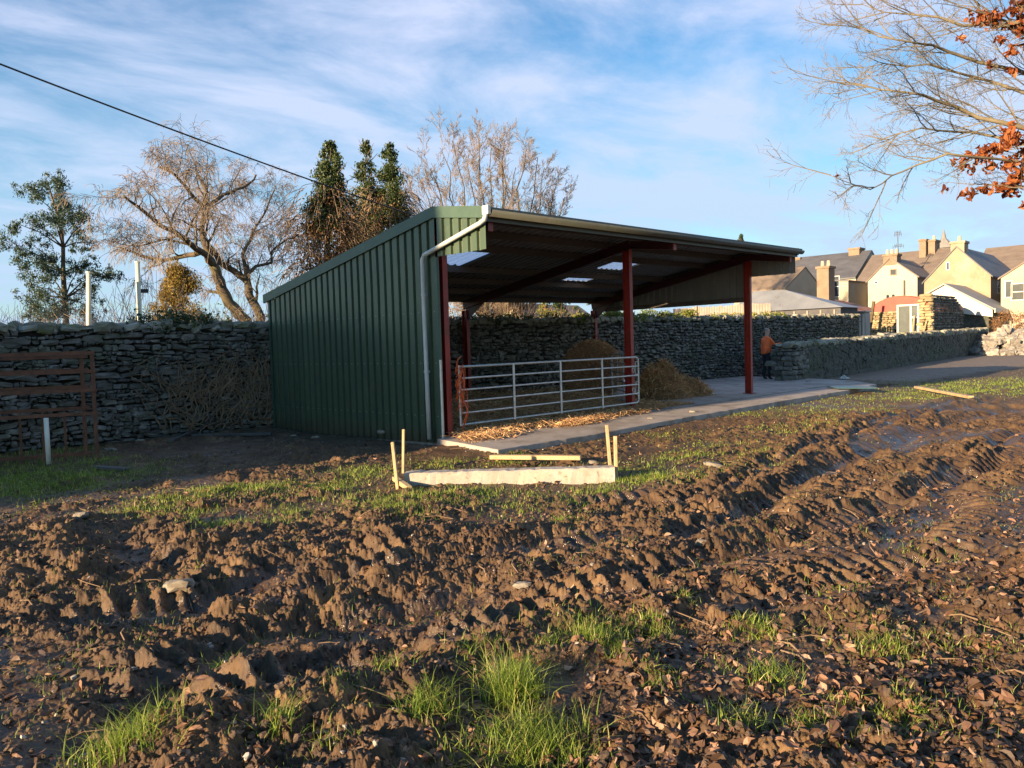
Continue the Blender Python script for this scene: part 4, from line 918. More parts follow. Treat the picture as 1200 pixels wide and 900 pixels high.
M['rock'] = gm('muddy_rock', [(.3, (.16, .135, .10)), (.7, (.30, .27, .22))], 9, .9, 0, .5, .01, 30, stain=((.08, .05, .03), 6, .9))
for k, (px, py, e, lab) in enumerate(ROCKS):
    e *= .72
    p = hg(px, py, .17 if 'mortar' in lab else 0); z = .185 if 'mortar' in lab else gz(p[0], p[1])[0]+e*.02; g = MB(); stones(g, A([[p[0], p[1], z]]), A([[e, e*.65, e*.28 if e > .1 else e*.45]]), (RT[0], RT[1], 0), 50+k, p=.7, jag=.14)
    o = g.build('stone', M['rock']); tag(o, lab, 'stone')
x, y = scatter(500, 11, .74, 2.4, 1.); g = MB()
for a, b_ in zip(x[:260], y[:260]):
    if in_slab(a, b_): continue
    t = rng.random()*TAU; L = rng.uniform(.06, .28); z0, z1 = gz(a, b_)[0]+.012, gz(a+L*math.cos(t), b_+L*math.sin(t))[0]+.012
    g.tube([(a, b_, z0), (a+L/2*math.cos(t+.2), b_+L/2*math.sin(t+.2), (z0+z1)/2+.012), (a+L*math.cos(t), b_+L*math.sin(t), z1)], rng.uniform(.0015, .004), 4)
o = g.build('fallen_twigs', M['twig']); tag(o, 'thin broken twigs scattered over the mud', 'twigs', kind='stuff')

# ------------------------------------------------------------------ trees
def rdir(d, ang):
    """unit vector at angle ang from d, random azimuth"""
    d = d/np.linalg.norm(d); a = rng.normal(0, 1, 3); a -= d*(a@d); a /= np.linalg.norm(a)+1e-9; return d*math.cos(ang)+a*math.sin(ang)
class Tree:
    def __init__(s): s.limbs = MB(); s.twigs = MB(); s.tips = []
    def grow(s, p, d, L, r, lev, P):
        """P: dict of lists per level: n kids, length ratio, angle, wiggle, grav, nseg"""
        P = {k: (v+[v[-1]]*(6-len(v)) if isinstance(v, list) and len(v) < 6 else v) for k, v in P.items()} if len(P['n']) < 6 else P
        i = lev; ns = P['seg'][i]; pts = [p.copy()]; dirs = []; d = d/np.linalg.norm(d)
        for k in range(ns):
            d = d+rng.normal(0, P['wig'][i], 3)+A([0, 0, P['grav'][i]]); d /= np.linalg.norm(d); dirs.append(d.copy()); p = p+d*L/ns; pts.append(p.copy())
        rr_ = r*(1-np.linspace(0, 1, ns+1)*P.get('tap', .75))
        last = lev >= P['lev']
        (s.twigs if r < P.get('tw', .02) else s.limbs).tube(pts, np.maximum(rr_, P.get('rmin', .003)), 7 if r > .06 else (5 if r > .02 else 3), r > .05)
        if last: s.tips.append((pts[-1], d)); return
        n = P['n'][i]; n = max(1, int(rng.normal(n, n*.2)+.5))
        for k in range(n):
            t = P['t0'][i]+(1-P['t0'][i])*(k+rng.random())/n; q = min(int(t*ns), ns-1); f = t*ns-q; c_ = pts[q]*(1-f)+pts[q+1]*f
            s.grow(c_, rdir(dirs[q], P['ang'][i]*rng.uniform(.6, 1.3)), L*P['len'][i]*rng.uniform(.6, 1.25)*(1-.35*t), max(r*(1-.75*t)*P['rad'][i], P.get('rmin', .003)), lev+1, P)
    def limb(s, pts, r0, r1, P, lev=1, n=10, L=1., t0=.2, ang=.8, upb=0., sides=8, down=0.):
        """a limb along given points, carrying child branches"""
        pts = [A(p, float) for p in pts]; out = [pts[0]]
        for a, b_ in zip(pts[:-1], pts[1:]):
            ln = np.linalg.norm(b_-a)
            for t in (.34, .67, 1.0): out.append(a+(b_-a)*t+(rng.normal(0, .03, 3)*ln if t < 1 else 0))
        rad = np.linspace(r0, r1, len(out)); s.limbs.tube(out, rad, sides)
        for k in range(n):
            t = t0+(1-t0)*(k+rng.random())/n; q = min(int(t*(len(out)-1)), len(out)-2); f = t*(len(out)-1)-q
            d = out[q+1]-out[q]; d = rdir(d, ang*rng.uniform(.6, 1.3))+A([0, 0, upb]); 
            s.grow(out[q]*(1-f)+out[q+1]*f, d, L*rng.uniform(.6, 1.2)*(1-.3*t), max((r0+(r1-r0)*t)*.45, .008), lev, P)
    def build(s, name, label, loc, group=None, bark='bark', twig='twig', cat='tree', crown='crown'):
        T = thing(name, label, cat, loc, group)
        if s.limbs.n: s.limbs.build('trunk', M[bark], T, smooth=True)
        if s.twigs.n: s.twigs.build(crown, M[twig], T)
        return T
def clumps(cen, n, rad, size, m, name='crown', parent=None, flat=.9, elong=.6, shell=.5):
    """leaf-sized faces spread round clump centres (k,3) with radius rad (k,)"""
    cen = A(cen, float); rad = np.broadcast_to(A(rad, float), (len(cen),)); wts = rad**2/np.sum(rad**2); k = rng.choice(len(cen), n, p=wts)
    d = rng.normal(0, 1, (n, 3)); d /= np.linalg.norm(d, axis=1)[:, None]; q = rng.random(n)**shell
    P = cen[k]+d*(rad[k]*q)[:, None]*A([1, 1, flat])
    return leaves(P, .9, size, m, name, parent, .4, elong)
def hyd(px, py, Y, dy=0): p = hy(px, py, Y); return p
BASEZ = 0.0
# the big bare willow
P_w = dict(n=[4, 5, 5, 4, 3], len=[.7, .72, .78, 1.0, 1.0], ang=[.9, .8, .8, .8, .7], wig=[.16, .20, .18, .14, .10], grav=[.02, .02, -.05, -.15, -.22], seg=[5, 5, 5, 5, 6], t0=[.15, .1, .1, .1, .1], rad=[.5, .45, .5, .6, .6], lev=4, tw=.018, rmin=.0052)
YW = 15.5
def wl(lst, jig=.6): return [hy(px, py, YW+dy) for px, py, dy in lst]
W_ = Tree()
b0 = hy(300, 392, YW); b0[2] = 0
W_.limb([b0]+wl([(288, 375, 0), (268, 355, .1), (258, 330, .2), (250, 310, .2)]), 0.20, .16, P_w, n=2, L=1.0)
W_.limb(wl([(250, 310, .2), (242, 290, 0), (236, 270, .2), (240, 245, .5), (242, 225, .8), (232, 205, 1)]), .13, .045, P_w, n=11, L=1.9, ang=1.0, upb=.25)
W_.limb(wl([(250, 310, .2), (236, 295, -.4), (222, 285, -.8), (205, 272, -1.4), (185, 262, -2), (165, 245, -2.4), (145, 230, -2.8)]), .12, .03, P_w, n=12, L=1.9, ang=1.0, upb=.2)
W_.limb(wl([(236, 295, -.4), (215, 300, .6), (192, 305, 1), (165, 300, 1.4), (140, 290, 1.6)]), .09, .03, P_w, n=9, L=1.5, ang=.9, upb=.2)
W_.limb([b0]+wl([(306, 372, .4), (294, 350, .8), (290, 330, 1), (275, 318, 1.2), (258, 308, 1.3), (240, 280, 1.4)]), .17, .08, P_w, n=7, L=1.4, ang=.9, upb=.2)
W_.limb(wl([(294, 350, .8), (290, 322, 1), (300, 312, 1.2), (318, 308, 1.2), (318, 295, 1.2), (330, 285, 1.4), (350, 275, 1.8)]), .075, .025, P_w, n=10, L=1.4, ang=.9, upb=.2)
W_.limb(wl([(288, 322, 1), (284, 298, 1.5), (295, 275, 1.8), (310, 250, 2), (322, 222, 2.2)]), .075, .025, P_w, n=10, L=1.4, ang=.9, upb=.2)
W_.limb(wl([(240, 245, .5), (222, 225, .2), (205, 205, 0), (185, 195, -.2)]), .07, .03, P_w, n=8, L=1.4, ang=.9, upb=.2)
W_.limb(wl([(240, 245, .5), (262, 228, .8), (285, 220, 1.2), (300, 205, 1.4)]), .07, .03, P_w, n=8, L=1.4, ang=.9, upb=.2)
W_.build('willow_tree', 'large bare twisted willow with drooping pinkish twigs behind the left wall', b0, None, 'bark', 'twigpink')
# bare spreading tree behind the shed roof
P_b = dict(n=[5, 6, 5, 4, 3], len=[.55, .6, .6, .6, .6], ang=[.5, .55, .6, .6], wig=[.05, .08, .10, .1], grav=[.05, .05, .04, .04], seg=[5, 4, 4, 3], t0=[.2, .15, .15, .1], rad=[.5, .45, .6, .6], lev=4, tw=.03, rmin=.0068)
B_ = Tree(); YB = 22; bb = hy(583, 385, YB); bb[2] = 0
for px, py, dy, r in ((500, 185, -1, .13), (528, 150, 1.5, .14), (560, 143, 0, .15), (592, 150, 1, .15), (618, 160, -1, .14), (640, 185, 1, .12), (665, 222, -.5, .10), (485, 222, .6, .09), (545, 175, -2.5, .12), (605, 185, 2.5, .12), (515, 165, 0, .12), (575, 160, -1.5, .12), (632, 172, 0, .12), (655, 205, 0, .1), (490, 205, -.3, .1), (588, 172, -3, .1), (650, 235, .5, .08)):
    t_ = hy(px, py, YB+dy); m1 = bb*.62+t_*.38+A([0, 0, .3]); m1[2] = 3.6+.3*rng.random(); s0 = bb.copy(); s0[2] = 1.6
    m0 = (s0*.7+m1*.3); m0[2] = 2.6; m2 = m1*.45+t_*.55; 
    B_.limb([s0, m0, m1, m2, t_*.85+m2*.15], r*.75, .02, P_b, n=17, L=2.3, t0=.25, ang=.62, upb=.1, lev=1)
B_.limbs.tube([bb, bb+A([0, 0, 1.0]), bb+A([0, 0, 1.9])], [.5, .42, .36], 10)
B_.build('bare_tree', 'tall bare broad-crowned tree rising behind the ridge of the shed', bb, None, 'bark', 'twigpale')
# ivy-clad conifers
def column_tree(name, label, px, ytop, ybase, Y, wpx, brown, n=5200, lean=0, frac=.5):
    top = hy(px, ytop, Y); base = hy(px+lean, ybase, Y); base = A([base[0], Y, 0.]); H_ = top[2]; Rm = abs(hy(px+wpx, ybase, Y)[0]-hy(px, ybase, Y)[0])*1.75
    T = thing(name, label, 'tree', base); g = MB(); g.tube([base, base+A([0, 0, H_*.5]), A([top[0], Y, H_*.93])], [.2, .14, .03], 7)
    for k in range(40):
        z = H_*rng.uniform(.15, .95); a = rng.random()*TAU; f = Rm*(1.0-.75*(z/H_)**2)*rng.uniform(.5, 1.05); c_ = base+(A([top[0], Y, 0])-base*A([1, 1, 0]))*(z/H_); c_[2] = z
        g.tube([c_, c_+A([math.cos(a)*f*.6, math.sin(a)*f*.6, .3]), c_+A([math.cos(a)*f, math.sin(a)*f, .55])], [.03, .02, .008], 4, False)
    g.build('trunk', M['bark'], T)
    cen, rad = [], []
    for k in range(230):
        z = H_*(1-.72*rng.random()**.9); f = Rm*(.92-.84*(z/H_)**1.9); a = rng.random()*TAU; q = rng.uniform(.25, .95); c_ = base+(A([top[0], Y, 0])-base*A([1, 1, 0]))*(z/H_)
        cen.append([c_[0]+math.cos(a)*f*q, c_[1]+math.sin(a)*f*q, min(z, H_-.15)]); rad.append(f*rng.uniform(.20, .50)+.12)
    cen = A(cen); rad = A(rad); up_ = cen[:, 2] > H_*(1-frac)+rng.normal(0, .05*H_, len(cen))
    clumps(cen[up_], int(n*2.2), rad[up_], .10, 'ivy', 'crown', T, .9, .5, 1.0)
    lo = ~up_; clumps(cen[lo], int(n*.5), rad[lo], .10, 'ivy', 'crown', T)
    tw = Tree()
    for k in range(brown):
        z = H_*(1-frac*.55)*rng.uniform(.35, 1); a = rng.random()*TAU; f = Rm*(1.05-.7*(z/H_)**2)*rng.uniform(.7, 1.1); c_ = base+A([math.cos(a)*f, math.sin(a)*f, z]); 
        d = A([math.cos(a)*.5, math.sin(a)*.5, .1]); pts = [c_-d*.3]
        for s_ in range(5): d = d+A([0, 0, -.28])+rng.normal(0, .12, 3); d /= np.linalg.norm(d); pts.append(pts[-1]+d*rng.uniform(.12, .28))
        tw.twigs.tube(pts, .011, 3)
    if brown:
        tw.twigs.build('dead_stems', M['twig'], T); q = A([[v[0], v[1], v[2]] for v in tw.twigs.v[0]]) if False else None
        k = lo & (rng.random(len(cen)) < .75)
        if k.any(): clumps(cen[k]+A([-.22, -.28, .15]), int(n*1.6), rad[k]*1.1, .075, 'rusty_leaf', 'dead_foliage', T)
column_tree('ivy_clad_tree', 'broad ivy-clad evergreen column with brown dead lower half, left of the group of three', 386, 165, 385, 17, 27, 520, 9000, 0, .33)
column_tree('ivy_clad_tree', 'slim dark green ivy-clad column between its two neighbours', 428, 163, 385, 19, 17, 200, 8000, 0, .5)
column_tree('ivy_clad_tree', 'ivy-clad column with tan dead stems on its right side, nearest the shed roof', 456, 166, 385, 18.2, 21, 620, 8000, 4, .34)
# loose blue-green evergreen at the left
E_ = Tree(); YE = 17.5; be = hy(78, 390, YE); be[2] = 0
spine = [be]+[hy(px, py, YE+dy) for px, py, dy in ((76, 350, 0), (74, 320, .1), (74, 290, .2), (70, 260, .3), (62, 235, .3), (55, 212, .3))]
E_.limbs.tube(spine, np.linspace(.10, .02, len(spine)), 8); CL, CR = [], []
for px, py, dy, r in ((55, 215, 0, 13), (68, 228, .5, 14), (45, 232, -.3, 15), (85, 245, .3, 15), (60, 250, -.6, 17), (98, 262, .2, 13), (75, 268, .8, 15), (40, 262, .2, 13), (105, 285, -.2, 10), (92, 290, .6, 10), (20, 262, 0, 8), (15, 285, .1, 12), (35, 285, .2, 14), (25, 305, -.4, 13),
                      (50, 300, .4, 13), (60, 325, -.2, 14), (40, 335, .3, 14), (35, 350, .2, 14), (60, 352, -.5, 16), (90, 320, .1, 13), (105, 312, .2, 10), (115, 320, 0, 12), (132, 322, .1, 9), (100, 345, .3, 12), (75, 365, 0, 16), (50, 372, .2, 14), (110, 365, .3, 13)):
    c_ = hy(px, py, YE+dy*1.5); k = int(np.argmin([abs(q[2]-(c_[2]-.5)) for q in spine])); E_.limbs.tube([spine[k], spine[k]*.5+c_*.5+A([0, 0, .1]), c_], [.03, .018, .008], 4, False)
    rr_ = r*np.dot(c_-CAM, FW)/F
    for q in range(8): CL.append(c_+rng.normal(0, rr_*.6, 3)); CR.append(rr_*rng.uniform(.18, .5))
T = E_.build('evergreen_tree', 'loose blue-green evergreen standing behind the wall at the far left', be); clumps(CL, 26000, [r_*1.75 for r_ in CR], .07, 'euca', 'crown', T, .9, .35, .85)
# golden conifer
def bush(name, label, px, ytop, ybase, Y, wpx, m, n, size, cat='shrub', cone=.0, twm='twig', group=None, elong=.6, zb=.0, ntw=60):
    top = hy(px, ytop, Y); base = A([top[0], Y, zb]); H_ = top[2]-zb; Rm = wpx*np.dot(top-CAM, FW)/F; T = thing(name, label, cat, base, group)
    g = MB(); cen, rad = [], []
    for k in range(ntw):
        a = rng.random()*TAU; q = math.sqrt(rng.random()); h = H_*rng.uniform(.55, 1.0)*(1-cone*q*.9)*(1-.3*q); e = base+A([math.cos(a)*Rm*q, math.sin(a)*Rm*q, h])
        g.tube([A([base[0], base[1], 0])+A([math.cos(a)*Rm*q*.3, math.sin(a)*Rm*q*.3, 0]), base*.5+e*.5+rng.normal(0, .05, 3), e], [.02, .013, .006], 4, False)
    for k in range(60):
        z = rng.random()**.8; f = Rm*((1-z**1.5*.92) if cone else (1-z**3*.6)); a = rng.random()*TAU; q = rng.random()**.5
        cen.append(base+A([math.cos(a)*f*q, math.sin(a)*f*q, z*H_*.94+.02])); rad.append(Rm*rng.uniform(.10, .26))
    g.build('stems', M[twm], T)
    if m: clumps(cen, n, A(rad)*1.3, size, m, 'foliage', T, .9, elong, .8)
    return T
bush('golden_conifer', 'rounded golden-brown conifer between the pale poles and the willow', 207, 310, 385, 13.5, 50, 'gold', 20000, .07, 'conifer', .7, elong=.3, zb=1.5)
# two cream poles
for px, y0, y1, lab in ((104, 320, 392, 'shorter pale cream pole standing behind the left wall'), (161, 308, 392, 'taller pale cream pole leaning slightly behind the left wall')):
    a = hy(px, y0, 8.0); b_ = hy(px+(3.5 if px > 150 else 0), y1, 8.0); b_ = b_+(b_-a)*.8; g = MB(); g.tube([b_, a*.5+b_*.5, a], [.052, .05, .047], 10); 
    T = thing('pole', lab, 'pole', b_, 'pale poles behind the left wall'); M['polepaint'] = M.get('polepaint') or gm('cream_paint', [(.3, (.55, .5, .36)), (.7, (.68, .63, .48))], 5, .6, 0, .1, .003, 20)
    g.build('shaft', M['polepaint'], T, smooth=True); g = MB(); g.tube([a, a+A([0, 0, .03])], [.055, .05], 10); g.build('end_cap', M['polepaint'], T)
    if px > 150: g = MB(); q = hy(172, 341, 8.0); q0 = hy(165, 341, 8.0); g.box(q0[0], q[0]+.02, 7.96, 8.04, q[2]-.04, q[2]+.04); g.build('bracket', M['cable'], T)
# overhead cable
a = hy(0, 75, 12); b_ = hy(480, 251, 12); d = b_-a; pts = [a+d*t+A([0, 0, -1.1*(t+.6)*(1.45-t)*.35+.33]) for t in np.linspace(-.6, 1.45, 40)]
o_ = pts[0]; 
off = np.interp(0, [0], [0])
pts = [a+d*t+A([0, 0, .30*((t-.5)**2-.25)]) for t in np.linspace(-.6, 1.3, 40)]
g = MB(); g.tube(pts, .022, 6); o = g.build('overhead_cable', M['cable'], smooth=True); tag(o, 'black overhead cable sloping down from top left to behind the shed', 'cable')
for e, lab in ((pts[0], 'timber pole carrying the cable beyond the left edge'), (pts[-1], 'timber pole behind the shed carrying the low end of the cable')):
    g = MB(); g.tube([(e[0], e[1], -.1), (e[0], e[1], e[2]+.15)], [.12, .09], 9); o = g.build('cable_pole', M['bark']); tag(o, lab, 'pole')
# scrub, brambles and reeds along the back of the wall
def scrub(name, label, pxs, Y, ytop, m, n, spread=.8, twigs=400, tm='twig', size=.05, zb=.8, h=1.0):
    x0, x1 = [hy(p, 385, Y)[0] for p in pxs]; T = thing(name, label, 'bushes', ((x0+x1)/2, Y, zb)); g = MB()
    for k in range(twigs):
        x = rng.uniform(x0, x1); y = Y+rng.normal(0, spread); zt = hy((pxs[0]+pxs[1])/2, ytop, Y)[2]*rng.uniform(.72, 1.05); p = A([x, y, 0.]); d = A([rng.normal(0, .25), rng.normal(0, .25), 1]); pts = [p]
        for s_ in range(5): d = d+rng.normal(0, .22, 3)+A([0, 0, -.02*s_]); d /= np.linalg.norm(d); pts.append(pts[-1]+d*zt/4.75)
        g.tube(pts, np.linspace(.012, .004, 6), 3)
        for s_ in range(3):
            c_ = pts[2+rng.integers(0, 3)]; e = rdir(d, .8); g.tube([c_, c_+e*.2, c_+e*.35+rng.normal(0, .05, 3)], .004, 3)
    g.build('stems', M[tm], T)
    if m:
        cen = [[rng.uniform(x0, x1), Y+rng.normal(0, spread*.8), zb+(hy(sum(pxs)/2, ytop, Y)[2]-zb)*rng.uniform(.1, .9)] for _ in range(50)]; clumps(cen, n, rng.uniform(.15, .4, 50), size, m, 'foliage', T)
    return T
scrub('bramble_scrub', 'bare misty scrub behind the wall at the left edge', (-60, 130), 15, 352, None, 0, 1.2, 520, 'twigpale')
scrub('bramble_scrub', 'thin bare twiggy scrub behind the wall between the pale poles', (118, 190), 11, 330, None, 0, .8, 240, 'twigpale')
scrub('bramble_scrub', 'tan reeds and brambles at the foot of the willow', (250, 345), 9, 352, 'ivy', 700, .5, 420, 'twig', .06)
scrub('bramble_scrub', 'sunlit tan brambles showing over the wall through the shed', (500, 640), 8.5, 352, 'rusty_leaf', 1300, .7, 520, 'twig', .05)
bush('laurel_bush', 'dark green evergreen bush above the wall seen through the shed', 662, 345, 385, 9.5, 22, 'ivy', 3500, .08, zb=1.2)
bush('yellow_shrub', 'yellow-green shrub left of the dark evergreen bush above the wall', 640, 352, 385, 8.6, 14, 'ivylit', 1500, .06, zb=1.4)
# ivy on the wall tops
def wally(x): return BW0[1]+(BW1[1]-BW0[1])*(x-BW0[0])/(BW1[0]-BW0[0])
def wallh(x): return 1.93+.39*(x-BW0[0])/38.
for x0, x1, m, n, lab, hh in ((-2.4, -.9, 'ivy', 1500, 'dark green ivy tuft on top of the left stone wall', .16), (9.5, 15.8, 'ivylit', 7000, 'yellow-green sunlit ivy along the top of the wall behind the shed', .15), (16.5, 22, 'ivylit', 2600, 'thin green growth on the wall top right of the shed', .07), (3.5, 8.6, 'ivy', 2500, 'dark ivy patches on the wall top seen inside the shed', .08), (-9, -5, 'ivy', 900, 'dark moss and ivy on the wall top at the left edge', .06)):
    cen = [[x, wally(x)+rng.uniform(-.02, .42), wallh(x)+.06+rng.uniform(-.25, 1.2)*hh] for x in rng.uniform(x0, x1, 40)]; k = rng.random(40)
    o = clumps(cen, n, rng.uniform(.12, .30, 40), .055, m, 'ivy_patch', None, .6); tag(o, lab, 'ivy')
# dead creeper on the left wall
g = MB()
for k in range(170):
    x = -2.3+2.3*rng.random()**.7*1.0; y = wally(x)-.05; z = rng.uniform(-.05, .9); d = A([rng.normal(0, .5), 0, 1]); pts = [A([x, y, z])]
    for s_ in range(9):
        d = d+A([rng.normal(0, .55), 0, rng.normal(.1, .35)]); d /= np.linalg.norm(d); q = pts[-1]+d*rng.uniform(.06, .16); q[1] = wally(q[0])-.05-rng.random()*.05
        if q[2] > 1.75: break
        pts.append(q)
    if len(pts) > 3: g.tube(pts, np.linspace(rng.uniform(.007, .018), .004, len(pts)), 4)
o = g.build('dead_creeper', M['twig']); tag(o, 'tangled dead creeper stems clinging to the left wall beside the green shed wall', 'creeper')

# overhanging beech on the right: the tree stands outside the frame, its branches reach in
P_o = dict(n=[5, 6, 5], len=[.55, .55, .6], ang=[.55, .6, .7], wig=[.06, .09, .12], grav=[.015, .015, .01], seg=[6, 5, 4], t0=[.12, .12, .1], rad=[.5, .5, .6], lev=3, tw=.008, rmin=.0016)
O_ = Tree(); tb = hd(1560, 560, 9.5); tb[2] = 0; crown0 = tb+A([0, 0, 3.4])
O_.limbs.tube([tb, tb+A([.05, 0, 1.6]), tb+A([0, .1, 3.4]), tb+A([.1, .1, 6.5])], [.32, .27, .22, .10], 12)
OB = [([(1380, 60), (1200, 35), (1100, 20), (1010, 5)], 8.5, .05, 14), ([(1390, 130), (1230, 95), (1110, 60), (1060, 48), (985, 30)], 8.0, .04, 14), ([(1400, 180), (1200, 150), (1120, 125), (1060, 108), (985, 98)], 8.0, .05, 18),
      ([(1400, 160), (1240, 120), (1160, 95), (1090, 75), (1010, 80)], 9.0, .045, 16), ([(1400, 230), (1220, 170), (1140, 155), (1080, 150), (1020, 170)], 8.4, .035, 12), ([(1400, 250), (1200, 190), (1110, 180), (1060, 200), (1020, 222), (972, 205)], 7.6, .022, 9),
      ([(1400, 20), (1260, -20), (1150, -30), (1050, -20)], 8.2, .04, 10), ([(1400, 110), (1250, 50), (1180, 25), (1120, 5)], 7.4, .04, 10), ([(1400, 280), (1260, 215), (1190, 220), (1150, 215)], 7.8, .02, 3)]
for pts, dist, r, n in OB:
    w = [hd(px, py, dist+.25*math.sin(px*.05+dist*9)) for px, py in pts]; z0 = crown0.copy(); z0[2] = max(2.8, min(6.3, w[0][2]-.25))
    O_.limb([z0]+w, r*.85, .003, P_o, lev=1, n=int(n*1.5), L=.85, t0=.30, ang=.5, sides=7)
T = O_.build('beech_tree', 'overhanging beech at top right with bare twigs and clinging copper leaves', tb, None, 'beechbark', 'beechbark')
LC, LR = [], []
for px, py, r, dd in ((1150, 15, 10, 7.4), (1165, 25, 14, 7.4), (1185, 12, 14, 7.4), (1195, 35, 12, 7.4), (1175, 48, 8, 7.4), (1185, 60, 8, 7.4), (1128, 45, 5, 7.4), (1160, 75, 6, 7.5), (1185, 85, 6, 7.6), (1130, 192, 12, 7.7), (1150, 180, 12, 7.7), (1170, 172, 12, 7.7), (1190, 165, 14, 7.7),
                      (1160, 195, 8, 7.7), (1185, 190, 12, 7.7), (1195, 205, 12, 7.7), (1150, 222, 9, 7.8), (1135, 228, 8, 7.8), (1172, 222, 10, 7.8), (1190, 222, 12, 7.8), (1215, 180, 26, 7.8), (1215, 30, 25, 7.5), (1198, 240, 6, 7.8), (1107, 222, 3, 7.8), (982, 206, 3, 7.6)):
    c_ = hd(px, py, dd)
    for q in range(5): LC.append(c_+rng.normal(0, r*.35*dd/F, 3)); LR.append(r*.6*dd/F)
clumps(LC, 1500, [r_*1.45 for r_ in LR], .068, 'beechleaf', 'leaves', T, .8, .55, .6)

# ------------------------------------------------------------------ houses beyond the wall (gables face the sun, -X)
def window(T, x, y, z, w, h, face='x', frame='paintwhite', pane='glass', bars=True, name='window'):
    """sash window on a wall facing -X (face x) or -Y (face y); sub-part pane"""
    g = MB(); f = .07
    def bx(u0, u1, z0, z1, d0, d1):
        if face == 'x': g.box(x-d1, x-d0, y+u0, y+u1, z+z0, z+z1)
        else: g.box(x+u0, x+u1, y-d1, y-d0, z+z0, z+z1)
    bx(-w/2, w/2, -h/2, -h/2+f, .003, .06); bx(-w/2, w/2, h/2-f, h/2, .003, .06); bx(-w/2, -w/2+f, -h/2+f, h/2-f, .003, .057); bx(w/2-f, w/2, -h/2+f, h/2-f, .003, .057)
    if bars: bx(-w/2+f, w/2-f, -.03, .03, .003, .05)
    o = g.build(name, M[frame], T); g = MB()
    bx(-w/2+f, w/2-f, -h/2+f, h/2-f, .003, .02); q = g.build('pane', M[pane], T)
    q.parent = o; return o
def chimney(T, x0, x1, y0, y1, z0, z1, m='brick', pots=2, cap=True, along='y', parent=None):
    g = MB(); g.box(x0, x1, y0, y1, z0, z1)
    if cap: g.box(x0-.08, x1+.08, y0-.08, y1+.08, z1+.002, z1+.18)
    o = g.build('chimney', M[m], T)
    for k in range(pots):
        f = (k+.5)/pots; px, py = ((x0+x1)/2, y0+(y1-y0)*f) if along == 'y' else (x0+(x1-x0)*f, (y0+y1)/2)
        g = MB(); z = z1+(.18 if cap else 0); g.tube([(px, py, z), (px, py, z+.45)], [.15, .12], 10); c_ = g.build('chimney_pot', M['pot'], T); c_.parent = o
    return o
def gable_x(name, label, X0, X1, yr, yl, yp, ze_r, ze_l, zp, wall, roofm, th=.12, oh=.12, cat='house', zb=-.1, group=None):
    """gable facing -X at X0; ridge along X"""
    T = thing(name, label, cat, (X0, (yr+yl)/2, 0), group); g = MB(); g.prism([(yr, zb), (yl, zb), (yl, ze_l), (yp, zp), (yr, ze_r)], 0, X0, X1); g.build('wall', M[wall], T)
    g = MB()
    for ya, za in ((yr, ze_r), (yl, ze_l)):
        dy, dz = ya-yp, za-zp; L = math.hypot(dy, dz); ey, ez = dy/L*.22, dz/L*.22
        g.prism([(yp, zp+.01), (ya+ey, za+ez+.01), (ya+ey, za+ez+th+.01), (yp, zp+th+.01)], 0, X0-oh, X1+.1)
    g.build('roof', M[roofm], T); return T
def terrace(name, label, X0, X1, y0, y1, ze, zr, wall, roofm, cat='house', ze2=None, group=None):
    """ridge along Y, front facing -X"""
    T = thing(name, label, cat, (X0, (y0+y1)/2, 0), group); xm = (X0+X1)/2; g = MB(); g.prism([(X0, -.1), (X1, -.1), (X1, ze), (xm, zr), (X0, ze)], 1, y0, y1); g.build('wall', M[wall], T)
    g = MB()
    for xa in (X0, X1):
        dx, dz = xa-xm, ze-zr; L = math.hypot(dx, dz); g.prism([(xm, zr+.01), (xa+dx/L*.25, ze+dz/L*.25+.01), (xa+dx/L*.25, ze+dz/L*.25+.14), (xm, zr+.14)], 1, y0-.03, y1+.03)
    g.build('roof', M[roofm], T); return T
def yz(px, py, X): p = hx(px, py, X); return p[1], p[2]
HG = 'rendered houses beyond the yard'
# T1 slate terrace at left
e = yz(962, 327, 72); yL = yz(915, 330, 72)[0]; yR = yz(1003, 327, 72)[0]; rz = yz(962, 300.5, 76.5)[1]
T = terrace('terraced_house', 'cream terraced house with dark slate roof, farthest left of the row', 72, 81, yR, yL, e[1]-.1, rz, 'rendercream', 'slate', group=HG)
y, z = yz(1003, 302, 76.5); chimney(T, 75.8, 77.3, y-.6, y+.5, rz-.8, yz(1003, 293, 76.5)[1], 'brick', 0)
y, z = yz(936, 308, 76.5); chimney(T, 76, 77, y-.35, y+.45, rz-.6, yz(936, 304, 76.5)[1], 'brick', 0)
for px, py, w, h in ((934, 334, .9, .8), (933, 340, 1.2, .9)): y, z = yz(px, py, 72); window(T, 72, y, z, w, h)
# its rear wing with the shaded side
ya, za = yz(994, 326, 66); yb = yz(970, 326, 66)[0]
T = thing('house_wing', 'flat-fronted cream rear wing with a tall sash window between the two chimneys', 'house', (66, (ya+yb)/2, 0), HG); g = MB(); g.prism([(ya, -.1), (yb, -.1), (yb, za-.1), (ya, za-.3)], 0, 66, 72); g.build('wall', M['rendercream'], T)
g = MB(); g.prism([(ya-.1, za-.297), (yb+.1, za-.097), (yb+.1, za+.03), (ya-.1, za-.17)], 0, 65.9, 72); g.build('roof', M['slate'], T)
y, z = yz(978, 336, 66); window(T, 66, y, z, 1.0, 2.0)
